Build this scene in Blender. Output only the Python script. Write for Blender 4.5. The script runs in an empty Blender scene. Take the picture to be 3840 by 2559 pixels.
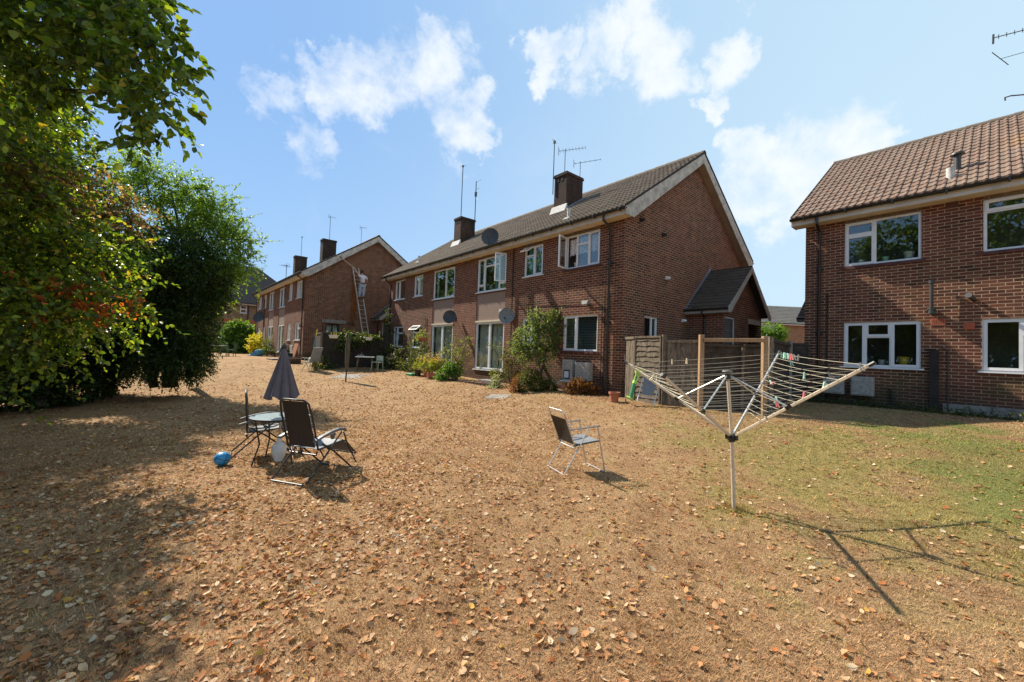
import bpy, bmesh, math, random
import numpy as np
from mathutils import Vector, Matrix
rng = np.random.default_rng(7); random.seed(7)
C = bpy.context.scene.collection
SC = bpy.context.scene
R = math.radians
# ---------------------------------------------------------------- camera
F, CX, CY = 1533.63, 1920.0, 1279.5          # focal length and centre in photograph pixels
PITCH, ROLL, HH = R(1.756), R(2.0257), 0.955
fw = np.array([0, math.cos(PITCH), math.sin(PITCH)]); up0 = np.array([0, -math.sin(PITCH), math.cos(PITCH)]); rt0 = np.array([1.0, 0, 0])
rt = math.cos(ROLL)*rt0 + math.sin(ROLL)*up0; up = -math.sin(ROLL)*rt0 + math.cos(ROLL)*up0
EYE = np.array([0, 0, HH])
cam = bpy.data.objects.new('camera', bpy.data.cameras.new('camera')); C.objects.link(cam); SC.camera = cam
cam.matrix_world = Matrix(((rt[0], up[0], -fw[0], 0), (rt[1], up[1], -fw[1], 0), (rt[2], up[2], -fw[2], HH), (0, 0, 0, 1)))
cam.data.sensor_width = 36; cam.data.lens = F/3840*36; cam.data.clip_end = 3000; cam.data.clip_start = .05
def ray(px, py): return fw + rt*(px-CX)/F - up*(py-CY)/F
def at(px, py, Y):
    v = ray(px, py); return EYE + v*Y/v[1]
# ---------------------------------------------------------------- render / light
SC.view_settings.view_transform = 'Standard'; SC.view_settings.look = 'None'; EXPO = .88; SC.view_settings.exposure = EXPO
try: SC.view_settings.use_curve_mapping = False
except Exception: pass
SC.view_settings.gamma = 1
SUN_AZ, SUN_EL = 142.0, 43.0                 # direction towards the sun, degrees from +x
sd = Vector((math.cos(R(SUN_AZ))*math.cos(R(SUN_EL)), math.sin(R(SUN_AZ))*math.cos(R(SUN_EL)), math.sin(R(SUN_EL))))
sl = bpy.data.lights.new('sun', 'SUN'); sl.energy = 5.0; sl.angle = R(.53); sl.color = (1, .93, .80)
so = bpy.data.objects.new('sun', sl); C.objects.link(so); so.rotation_euler = sd.to_track_quat('Z', 'Y').to_euler()
W = bpy.data.worlds.new('World'); SC.world = W; W.use_nodes = True
nt = W.node_tree; nt.nodes.clear()
class NT:
    def __init__(s, t): s.t = t
    def n(s, ty, **k):
        o = s.t.nodes.new(ty)
        for a, b in k.items():
            if a.startswith('_'): setattr(o, a[1:], b)
        return o
    def link(s, a, b): s.t.links.new(a, b)
    def val(s, sock, v):
        if isinstance(v, bpy.types.NodeSocket): s.link(v, sock)
        elif isinstance(v, (tuple, list)) and len(v) == 3 and sock.type == 'RGBA': sock.default_value = (*v, 1)
        else: sock.default_value = v
    def math(s, op, a, b=0.0, c=0.0, clamp=False):
        m = s.t.nodes.new('ShaderNodeMath'); m.operation = op; m.use_clamp = clamp
        s.val(m.inputs[0], a); s.val(m.inputs[1], b); s.val(m.inputs[2], c); return m.outputs[0]
    def vmath(s, op, a, b=(0, 0, 0)):
        m = s.t.nodes.new('ShaderNodeVectorMath'); m.operation = op
        s.val(m.inputs[0], a); s.val(m.inputs[1], b)
        return m.outputs['Value'] if op in ('DOT_PRODUCT', 'LENGTH') else m.outputs[0]
    def mix(s, f, a, b, bt='MIX'):
        m = s.t.nodes.new('ShaderNodeMix'); m.data_type = 'RGBA'; m.blend_type = bt
        s.val(m.inputs[0], f); s.val(m.inputs[6], a); s.val(m.inputs[7], b); return m.outputs[2]
    def ss(s, v, a, b, lo=0.0, hi=1.0):
        m = s.t.nodes.new('ShaderNodeMapRange'); m.interpolation_type = 'SMOOTHSTEP'
        s.val(m.inputs[0], v); m.inputs[1].default_value = a; m.inputs[2].default_value = b
        m.inputs[3].default_value = lo; m.inputs[4].default_value = hi; return m.outputs[0]
    def noise(s, vec, scale, detail=4, rough=.55, dist=0):
        m = s.t.nodes.new('ShaderNodeTexNoise'); s.link(vec, m.inputs['Vector']); m.inputs['Scale'].default_value = scale
        m.inputs['Detail'].default_value = detail; m.inputs['Roughness'].default_value = rough; m.inputs['Distortion'].default_value = dist
        return m.outputs['Fac']
    def ramp(s, v, pts):
        m = s.t.nodes.new('ShaderNodeValToRGB'); s.val(m.inputs[0], v); cr = m.color_ramp
        while len(cr.elements) < len(pts): cr.elements.new(.5)
        for e, (p, c) in zip(cr.elements, pts): e.position = p; e.color = (*c, 1)
        return m.outputs[0]
w = NT(nt)
WS = .10
sky = nt.nodes.new('ShaderNodeTexSky'); sky.sky_type = 'NISHITA'; sky.sun_disc = False
sky.sun_elevation = R(SUN_EL); sky.sun_rotation = R(90-SUN_AZ); sky.air_density = 1.0; sky.dust_density = .6; sky.ozone_density = 1.6
tc = nt.nodes.new('ShaderNodeTexCoord'); dr = w.vmath('NORMALIZE', tc.outputs['Generated'])
sx = nt.nodes.new('ShaderNodeSeparateXYZ'); nt.links.new(dr, sx.inputs[0])
side = w.ss(sx.outputs[0], -.75, .80)        # deep blue over the trees, pale over the right-hand houses
hor = w.ss(sx.outputs[2], -.02, .62)
low = w.mix(side, (.38, .62, .94), (.64, .83, .98)); high = w.mix(side, (.215, .44, .84), (.60, .81, .96))
grad = w.mix(hor, low, high)
wn_ = nt.nodes.new('ShaderNodeTexNoise'); nt.links.new(dr, wn_.inputs['Vector']); wn_.inputs['Scale'].default_value = 7.5; wn_.inputs['Detail'].default_value = 7; wn_.inputs['Roughness'].default_value = .62
wv = w.vmath('SUBTRACT', wn_.outputs['Color'], (.5, .5, .5)); wsc = w.vmath('SCALE', wv); wsc.node.inputs['Scale'].default_value = .26
wdr = w.vmath('NORMALIZE', w.vmath('ADD', dr, wsc))
blobs = [(1240,330,150),(1330,240,120),(1420,300,190),(1600,110,90),(1640,240,190),(1740,430,150),(1810,560,80),(1290,160,70),
 (2060,220,80),(2240,200,140),(2420,90,130),(2480,220,160),(2760,210,110),(2680,380,60),(2950,680,240),(3060,590,190),(2850,600,140),(2850,790,110),(3200,600,120),(2800,520,90),
 (1120,600,110),(1010,390,90),(910,270,70),(1230,560,60)]
den = None
for i, (bx, by, br) in enumerate(blobs):
    c = ray(bx, by); nn = np.linalg.norm(c); c = c/nn; ra = br/F/nn
    amp = .62 if i >= 20 else 1.0
    d = w.vmath('DOT_PRODUCT', wdr, tuple(c))
    b = w.ss(d, math.cos(ra*1.30), math.cos(ra*.30), 0, amp)
    den = b if den is None else w.math('MAXIMUM', w.math('ADD', w.math('MULTIPLY', den, .35), b) if False else den, b)
n1 = w.noise(dr, 5.5, 9, .62, .35); n2 = w.noise(dr, 22, 6, .6)
q = w.math('ADD', den, w.math('MULTIPLY', w.math('SUBTRACT', n1, .5), 2.4))
q = w.math('ADD', q, w.math('MULTIPLY', w.math('SUBTRACT', n2, .5), 1.1))
q = w.math('MULTIPLY', w.ss(q, .24, 1.38), w.ss(den, .0, .35))
wisp = w.math('MULTIPLY', w.ss(w.noise(dr, 3.1, 8, .62, .6), .54, .80), .16)
q = w.math('MAXIMUM', w.math('MULTIPLY', q, .88), wisp)
col = w.mix(q, grad, (1.0, 1.03, 1.05))
sc_ = w.vmath('SCALE', col); sc_.node.inputs['Scale'].default_value = 1.04/WS/2**EXPO
mixn = w.mix(.94, sky.outputs[0], sc_)
bg = nt.nodes.new('ShaderNodeBackground'); nt.links.new(mixn, bg.inputs[0]); bg.inputs[1].default_value = WS
ow = nt.nodes.new('ShaderNodeOutputWorld'); nt.links.new(bg.outputs[0], ow.inputs[0])

# ---------------------------------------------------------------- terrain height
def sstep(t):
    t = np.clip(t, 0, 1); return t*t*(3-2*t)
def gz(x, y):
    x = np.asarray(x, float); y = np.asarray(y, float)
    w_ = (3.135-x)*.7635 + (11.66-y)*.6458
    r = np.hypot(x, y)
    z = -.18 - .52*sstep((w_-.3)/4.5) + .15*sstep(-w_/3.7) - .18*sstep((-x-.3)/3.5)*sstep((w_-2)/4)
    far = sstep((y-9)/14)
    z = z*(1-far) + far*(-.17+.28*sstep((y-14)/12))
    z = z + .02*np.sin(x*1.3+y*.7)*np.sin(y*.9-x*.4)
    return z
def G(px, py):
    v = ray(px, py); t = 0.5
    last = t
    while t < 300:
        P = EYE+v*t
        if P[2] < gz(P[0], P[1]): break
        last = t; t *= 1.01
    lo, hi = last, t
    for _ in range(30):
        m = (lo+hi)/2; P = EYE+v*m
        if P[2] < gz(P[0], P[1]): hi = m
        else: lo = m
    P = EYE+v*lo; return np.array([P[0], P[1], float(gz(P[0], P[1]))])
def zpx(px, py, P):                           # height seen at pixel (px,py) at the plan distance of P
    v = ray(px, py); s = math.hypot(P[0], P[1])/math.hypot(v[0], v[1]); return float(HH+v[2]*s)

# ---------------------------------------------------------------- materials
M = {}
def mat(name):
    m = bpy.data.materials.new(name); m.use_nodes = True; m.node_tree.nodes.clear(); M[name] = m
    t = NT(m.node_tree); o = m.node_tree.nodes.new('ShaderNodeOutputMaterial'); return m, t, o
def pr(t, o, col, rough=.6, metal=0, spec=.5, bump=None, bs=.3, bd=.01):
    p = t.t.nodes.new('ShaderNodeBsdfPrincipled'); t.val(p.inputs['Base Color'], col); t.val(p.inputs['Roughness'], rough)
    p.inputs['Metallic'].default_value = metal; p.inputs['Specular IOR Level'].default_value = spec
    if bump is not None:
        b = t.t.nodes.new('ShaderNodeBump'); b.inputs['Strength'].default_value = bs; b.inputs['Distance'].default_value = bd
        t.link(bump, b.inputs['Height']); t.link(b.outputs[0], p.inputs['Normal'])
    if o is not None: t.link(p.outputs[0], o.inputs[0])
    return p
def objc(t): return t.t.nodes.new('ShaderNodeTexCoord').outputs['Object']
def plain(name, col, rough=.5, metal=0, var=.12, sc=6, spec=.5, bs=.15):
    m, t, o = mat(name); v = objc(t); n = t.noise(v, sc, 5, .6)
    dark = tuple(c*(1-var*1.6) for c in col); lite = tuple(min(1, c*(1+var)) for c in col)
    c = t.ramp(n, [(.3, dark), (.55, col), (.75, lite)])
    pr(t, o, c, rough, metal, spec, t.noise(v, sc*8, 3), bs, .004); return m
def brick(name, tones, mortar, bw=.225, rh=.075, stain=(.05, .06, .02), stz=1.0, soot=0.0):
    m, t, o = mat(name); v = objc(t); s = t.t.nodes.new('ShaderNodeSeparateXYZ'); t.link(v, s.inputs[0])
    c = t.t.nodes.new('ShaderNodeCombineXYZ'); t.link(t.math('ADD', s.outputs[0], s.outputs[1]), c.inputs[0]); t.link(s.outputs[2], c.inputs[1])
    nz = t.noise(v, 9, 2)
    wob = t.t.nodes.new('ShaderNodeCombineXYZ'); t.link(t.math('MULTIPLY', t.math('SUBTRACT', nz, .5), .010), wob.inputs[1]); t.link(t.math('MULTIPLY', t.math('SUBTRACT', nz, .5), .014), wob.inputs[0])
    vv = t.vmath('ADD', c.outputs[0], wob.outputs[0])
    b = t.t.nodes.new('ShaderNodeTexBrick'); t.link(vv, b.inputs['Vector']); b.offset = .5
    for k, x in (('Color1', (0, 0, 0, 1)), ('Color2', (1, 1, 1, 1)), ('Mortar', (.5, .5, .5, 1))): b.inputs[k].default_value = x
    b.inputs['Scale'].default_value = 1; b.inputs['Brick Width'].default_value = bw; b.inputs['Row Height'].default_value = rh
    b.inputs['Mortar Size'].default_value = .0085; b.inputs['Mortar Smooth'].default_value = .25; b.inputs['Bias'].default_value = 0
    tone = t.ramp(b.outputs['Color'], [(i/(len(tones)-1)*.96+.02, x) for i, x in enumerate(tones)])
    big = t.noise(v, .55, 5, .6); fine = t.noise(v, 60, 4, .7)
    tone = t.mix(t.ss(fine, .35, .75, 0, .45), tone, (.045, .028, .022))
    tone = t.mix(t.ss(big, .42, .72, 0, .38), tone, (.17, .036, .030))
    vs_ = t.t.nodes.new('ShaderNodeMapping'); vs_.inputs['Scale'].default_value = (2.2, 2.2, .22); t.link(v, vs_.inputs[0]); streak = t.noise(vs_.outputs[0], 1, 5, .65)
    fade = t.noise(v, .33, 3, .5); tone = t.mix(t.ss(fade, .5, .72, 0, .28), tone, tuple(x*1.9 for x in tones[1])); tone = t.mix(t.ss(streak, .52, .75, 0, .5), tone, (.035, .026, .02))
    gm = t.math('MULTIPLY', t.ss(t.noise(v, .9, 6, .65), .45, .68), t.ss(s.outputs[2], stz*3.2, stz*.2, .15, 1))
    tone = t.mix(t.math('MULTIPLY', gm, .62), tone, stain)
    mo = t.mix(t.math('MULTIPLY', gm, .45), t.mix(t.ss(t.noise(v, 3, 4), .3, .7), mortar, tuple(x*.62 for x in mortar)), stain)
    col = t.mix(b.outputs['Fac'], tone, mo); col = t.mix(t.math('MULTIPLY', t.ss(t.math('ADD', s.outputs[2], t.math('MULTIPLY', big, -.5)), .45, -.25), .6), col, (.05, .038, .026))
    if soot: col = t.mix(t.ss(t.noise(v, 1.5, 5), .25, .65, soot*.4, soot), col, (.022, .019, .015))
    h = t.math('ADD', t.math('SUBTRACT', 1.0, b.outputs['Fac']), t.math('MULTIPLY', fine, .5))
    pr(t, o, col, .92, 0, .25, h, .75, .008); return m
brick('brick', [(.046, .021, .015), (.14, .042, .025), (.19, .061, .032), (.092, .031, .020), (.235, .088, .044)], (.46, .31, .19))
brick('brick_right', [(.060, .026, .017), (.14, .045, .027), (.19, .067, .036), (.10, .036, .022), (.21, .085, .046)], (.50, .34, .21), stz=.7)
brick('brick_buff', [(.30, .19, .10), (.38, .25, .14), (.26, .15, .08)], (.40, .30, .2))
brick('brick_orange', [(.34, .13, .06), (.42, .19, .09), (.26, .10, .05)], (.45, .33, .22))
brick('brick_soot', [(.06, .035, .025), (.11, .055, .035), (.08, .04, .028)], (.14, .10, .07), soot=.75)
def tile(name, cols, lichen, lamt, dark=(.03, .022, .015)):
    m, t, o = mat(name); uv = t.t.nodes.new('ShaderNodeUVMap').outputs[0]
    fl = t.vmath('FLOOR', uv); wn = t.t.nodes.new('ShaderNodeTexWhiteNoise'); wn.noise_dimensions = '2D'; t.link(fl, wn.inputs['Vector'])
    c = t.ramp(wn.outputs['Value'], [(i/(len(cols)-1), x) for i, x in enumerate(cols)])
    v = objc(t); n = t.noise(v, 1.1, 6, .65); n2 = t.noise(v, 34, 4, .7)
    c = t.mix(t.ss(n2, .40, .75, 0, .55), c, tuple(x*.45 for x in cols[0]))
    c = t.mix(t.ss(n, lamt, lamt+.16, 0, .8), c, lichen)
    if name == 'tile_red': dl = t.vmath('LENGTH', t.vmath('MULTIPLY', t.vmath('SUBTRACT', v, (4.55, 1.9, 6.55)), (1.0, .6, 1.5))); c = t.mix(t.math('MULTIPLY', t.ss(dl, 1.15, .1), t.ss(t.noise(v, 6, 5, .7), .36, .52)), c, (.42, .22, .05))
    fr = t.vmath('FRACTION', uv); s = t.t.nodes.new('ShaderNodeSeparateXYZ'); t.link(fr, s.inputs[0])
    c = t.mix(t.math('MULTIPLY', t.ss(s.outputs[1], .90, 1.0), .55), c, dark)
    pr(t, o, c, .9, 0, .25, n2, .5, .006); return m
tile('tile_grey', [(.150, .108, .074), (.205, .150, .104), (.125, .090, .062), (.235, .180, .125)], (.24, .20, .12), .60)
tile('tile_red', [(.175, .108, .076), (.24, .158, .112), (.215, .148, .108), (.22, .130, .090)], (.40, .24, .08), .66)
tile('tile_dark', [(.065, .045, .033), (.095, .068, .048), (.078, .055, .040)], (.07, .075, .035), .55)
tile('tile_far', [(.11, .10, .09), (.15, .135, .115), (.13, .115, .10)], (.17, .16, .12), .6)
plain('upvc', (.74, .74, .72), .35, var=.06); plain('cream', (.66, .56, .40), .55, var=.10, sc=3); plain('fascia', (.60, .56, .48), .6, var=.16, sc=4)
plain('barge', (.46, .42, .36), .75, var=.28, sc=5); plain('black_plastic', (.018, .016, .014), .35, var=.3); plain('lead', (.17, .20, .25), .55, var=.2, sc=8)
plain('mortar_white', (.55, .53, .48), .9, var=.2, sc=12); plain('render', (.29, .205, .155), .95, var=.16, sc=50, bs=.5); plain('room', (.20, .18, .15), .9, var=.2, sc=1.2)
plain('curtain', (.74, .71, .65), .9, var=.12, sc=3); plain('teal_cloth', (.07, .26, .24), .9, sc=3); plain('blind', (.70, .67, .60), .6); plain('sill_tile', (.10, .036, .026), .8, var=.25)
plain('dark_wood', (.032, .024, .018), .9, var=.3, sc=5); plain('steel', (.42, .41, .39), .38, metal=.85, var=.15); plain('alu', (.58, .56, .52), .36, metal=.7, var=.1, sc=9)
plain('dish_grey', (.045, .042, .038), .5, var=.2); plain('dish_light', (.20, .195, .18), .6, var=.2, sc=9); plain('meter', (.36, .33, .28), .7, var=.22, sc=14); plain('terracotta', (.42, .15, .075), .85, var=.15)
plain('concrete', (.25, .22, .185), .95, var=.25, sc=9, bs=.5); plain('orange_brick', (.45, .115, .05), .85, var=.12); plain('green_plastic', (.05, .26, .10), .35); plain('lime_plastic', (.42, .72, .12), .35)
plain('bark', (.07, .05, .034), .95, var=.35, sc=14, bs=.8); plain('pale_twig', (.30, .25, .19), .9, var=.2, sc=20); plain('black_frame', (.016, .015, .015), .38, var=.2); plain('sling_black', (.020, .019, .020), .55, var=.25, sc=30, bs=.4)
plain('sling_grey', (.17, .175, .185), .6, var=.18, sc=30, bs=.4); plain('arm_plastic', (.11, .105, .10), .45); plain('canopy', (.115, .095, .105), .85, var=.16, sc=5); plain('cord', (.56, .50, .36), .7)
plain('peg_mint', (.38, .66, .52), .5); plain('peg_pink', (.74, .17, .18), .5); plain('peg_wood', (.62, .50, .30), .8); plain('peg_grey', (.22, .22, .20), .5); plain('blue_plastic', (.04, .20, .40), .4, var=.15)
plain('shirt', (.60, .55, .56), .9, var=.06); plain('jeans', (.34, .40, .48), .9, var=.1); plain('skin', (.48, .26, .17), .6, var=.05); plain('hair', (.012, .009, .007), .7); plain('white_plastic', (.70, .69, .65), .45)
plain('garden_green', (.07, .11, .08), .6); plain('pale_green', (.42, .48, .38), .6); plain('yellow_plastic', (.70, .50, .05), .5); plain('light_blue', (.12, .42, .58), .5); plain('soil', (.05, .035, .022), 1, sc=30, bs=.8); plain('red_cloth', (.5, .04, .03), .8)
plain('rust', (.30, .10, .03), .9, var=.25, sc=8); plain('cover', (.10, .085, .055), .8, var=.3); plain('grey_chair', (.30, .31, .32), .6)
m, t, o = mat('wood_new'); v = objc(t); mp = t.t.nodes.new('ShaderNodeMapping'); mp.inputs['Scale'].default_value = (30, 30, 2.2); t.link(v, mp.inputs[0])
n = t.noise(mp.outputs[0], 1, 5, .6, .6); c = t.ramp(n, [(.3, (.22, .125, .062)), (.5, (.36, .22, .115)), (.75, (.44, .29, .165))]); pr(t, o, c, .8, 0, .3, n, .3, .004)
m, t, o = mat('wood_old'); v = objc(t); mp = t.t.nodes.new('ShaderNodeMapping'); mp.inputs['Scale'].default_value = (22, 22, 5); t.link(v, mp.inputs[0])
n = t.noise(mp.outputs[0], 1, 6, .65, .8); c = t.ramp(n, [(.28, (.055, .042, .030)), (.5, (.155, .12, .085)), (.72, (.26, .21, .155))]); pr(t, o, c, .95, 0, .2, n, .5, .006)
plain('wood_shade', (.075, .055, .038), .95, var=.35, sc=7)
m, t, o = mat('tabletop'); v = objc(t); pr(t, o, t.ramp(t.noise(v, 18, 3), [(.3, (.30, .38, .40)), (.7, (.44, .52, .53))]), .16, 0, .8)
m, t, o = mat('ball_blue'); v = objc(t); vo = t.t.nodes.new('ShaderNodeTexVoronoi'); vo.feature = 'DISTANCE_TO_EDGE'; vo.inputs['Scale'].default_value = 6.5; t.link(v, vo.inputs['Vector'])
pr(t, o, t.mix(t.ss(vo.outputs['Distance'], .01, .05), (.015, .05, .09), (.02, .24, .48)), .4)
# glass: sky and trees mirrored over a dim room
m, t, o = mat('glass'); lw = t.t.nodes.new('ShaderNodeLayerWeight'); lw.inputs[0].default_value = .5
fac = t.math('ADD', t.math('MULTIPLY', t.math('POWER', lw.outputs['Facing'], 2.5), .8), .085, clamp=True)
tr = t.t.nodes.new('ShaderNodeBsdfTransparent'); tr.inputs[0].default_value = (.86, .90, .88, 1)
gl = t.t.nodes.new('ShaderNodeBsdfGlossy'); gl.inputs['Roughness'].default_value = .015; gl.inputs[0].default_value = (.95, .97, 1, 1)
bn = t.t.nodes.new('ShaderNodeBump'); bn.inputs['Strength'].default_value = .03; t.link(t.noise(objc(t), 2.2, 2), bn.inputs['Height']); t.link(bn.outputs[0], gl.inputs['Normal'])
ms = t.t.nodes.new('ShaderNodeMixShader'); t.link(fac, ms.inputs[0]); t.link(tr.outputs[0], ms.inputs[1]); t.link(gl.outputs[0], ms.inputs[2]); t.link(ms.outputs[0], o.inputs[0])
# lace
m, t, o = mat('lace'); v = objc(t); vo = t.t.nodes.new('ShaderNodeTexVoronoi'); vo.inputs['Scale'].default_value = 26; t.link(v, vo.inputs['Vector'])
d = t.t.nodes.new('ShaderNodeBsdfDiffuse'); d.inputs[0].default_value = (.82, .78, .76, 1); tr = t.t.nodes.new('ShaderNodeBsdfTransparent')
ms = t.t.nodes.new('ShaderNodeMixShader'); t.link(t.ss(vo.outputs['Distance'], .2, .55, .30, 1), ms.inputs[0]); t.link(tr.outputs[0], ms.inputs[1]); t.link(d.outputs[0], ms.inputs[2]); t.link(ms.outputs[0], o.inputs[0])
# leaves: colour from a per-leaf attribute, thin and translucent
def leafmat(name, trans=.38, rough=.45, spec=.35):
    m, t, o = mat(name); a = t.t.nodes.new('ShaderNodeAttribute'); a.attribute_name = 'col'
    p = pr(t, None, a.outputs['Color'], rough, 0, spec)
    tl = t.t.nodes.new('ShaderNodeBsdfTranslucent'); t.link(t.mix(1, a.outputs['Color'], (1.9, 1.75, .55), 'MULTIPLY'), tl.inputs[0])
    ms = t.t.nodes.new('ShaderNodeMixShader'); ms.inputs[0].default_value = trans
    t.link(p.outputs[0], ms.inputs[1]); t.link(tl.outputs[0], ms.inputs[2]); t.link(ms.outputs[0], o.inputs[0]); return m
leafmat('leaf', .46); leafmat('leaf_dry', .12, .7, .2)
# lawn colour shared by soil sheet and blades (world position)
def lawncol(t):
    g = t.t.nodes.new('ShaderNodeNewGeometry').outputs['Position']
    s = t.t.nodes.new('ShaderNodeSeparateXYZ'); t.link(g, s.inputs[0]); x, y = s.outputs[0], s.outputs[1]
    n1 = t.noise(g, .42, 5, .6, .4); n2 = t.noise(g, 1.7, 5, .65); n3 = t.noise(g, 11, 4, .7)
    dist = t.math('SQRT', t.math('ADD', t.math('POWER', t.math('SUBTRACT', x, 5.4), 2), t.math('POWER', t.math('SUBTRACT', y, 4.7), 2)))
    gr = t.ss(dist, 6.0, .8)                                   # greener towards the right-hand house
    w_ = t.math('ADD', t.math('MULTIPLY', t.math('SUBTRACT', 3.135, x), .7635), t.math('MULTIPLY', t.math('SUBTRACT', 11.66, y), .6458))
    nh = t.math('MULTIPLY', t.ss(w_, 4.2, .6), .34)            # and in a strip along the houses
    q = t.math('ADD', t.math('MULTIPLY', gr, .78), nh)
    q = t.math('ADD', q, t.math('MULTIPLY', t.math('SUBTRACT', n1, .5), 1.35)); q = t.math('ADD', q, t.math('MULTIPLY', t.math('SUBTRACT', n2, .5), 2.3))
    green = t.ss(q, .22, 1.05)
    tan = t.ramp(t.math('ADD', t.math('MULTIPLY', n2, .6), t.math('MULTIPLY', n3, .4)), [(.30, (.20, .108, .050)), (.44, (.35, .205, .102)), (.60, (.47, .298, .158))])
    grn = t.ramp(n3, [(.3, (.15, .135, .036)), (.5, (.26, .215, .062)), (.7, (.37, .285, .10))])
    lush = t.ss(t.math('ADD', t.ss(t.math('SUBTRACT', x, t.math('MULTIPLY', y, .25)), 2.6, 4.6), t.math('MULTIPLY', t.math('SUBTRACT', n2, .5), 1.8)), .65, 1.25)
    grn = t.mix(lush, grn, (.13, .18, .035))
    return t.mix(t.math('MULTIPLY', green, .85), tan, grn), g
m, t, o = mat('lawn'); c, g = lawncol(t); n = t.noise(g, 70, 3, .75); n5 = t.noise(g, 24, 3, .7)
c = t.mix(t.ss(n, .38, .60), t.mix(.42, c, (.09, .06, .03)), c)
big = t.noise(g, .28, 4, .6); c = t.mix(t.ss(big, .48, .66, 0, .32), c, (.22, .13, .06))
bare = t.math('MULTIPLY', t.ss(t.noise(g, 3.3, 5, .7), .60, .72), .5); c = t.mix(bare, c, (.20, .125, .07))
pr(t, o, c, .95, 0, .12, t.math('ADD', t.math('MULTIPLY', n5, .7), n), .9, .03)
m, t, o = mat('blade'); c, g = lawncol(t); a = t.t.nodes.new('ShaderNodeAttribute'); a.attribute_name = 'col'
c = t.mix(1, c, a.outputs['Color'], 'MULTIPLY'); p = pr(t, None, c, .8, 0, .15)
tl = t.t.nodes.new('ShaderNodeBsdfTranslucent'); t.link(c, tl.inputs[0]); ms = t.t.nodes.new('ShaderNodeMixShader'); ms.inputs[0].default_value = .3
t.link(p.outputs[0], ms.inputs[1]); t.link(tl.outputs[0], ms.inputs[2]); t.link(ms.outputs[0], o.inputs[0])

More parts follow.
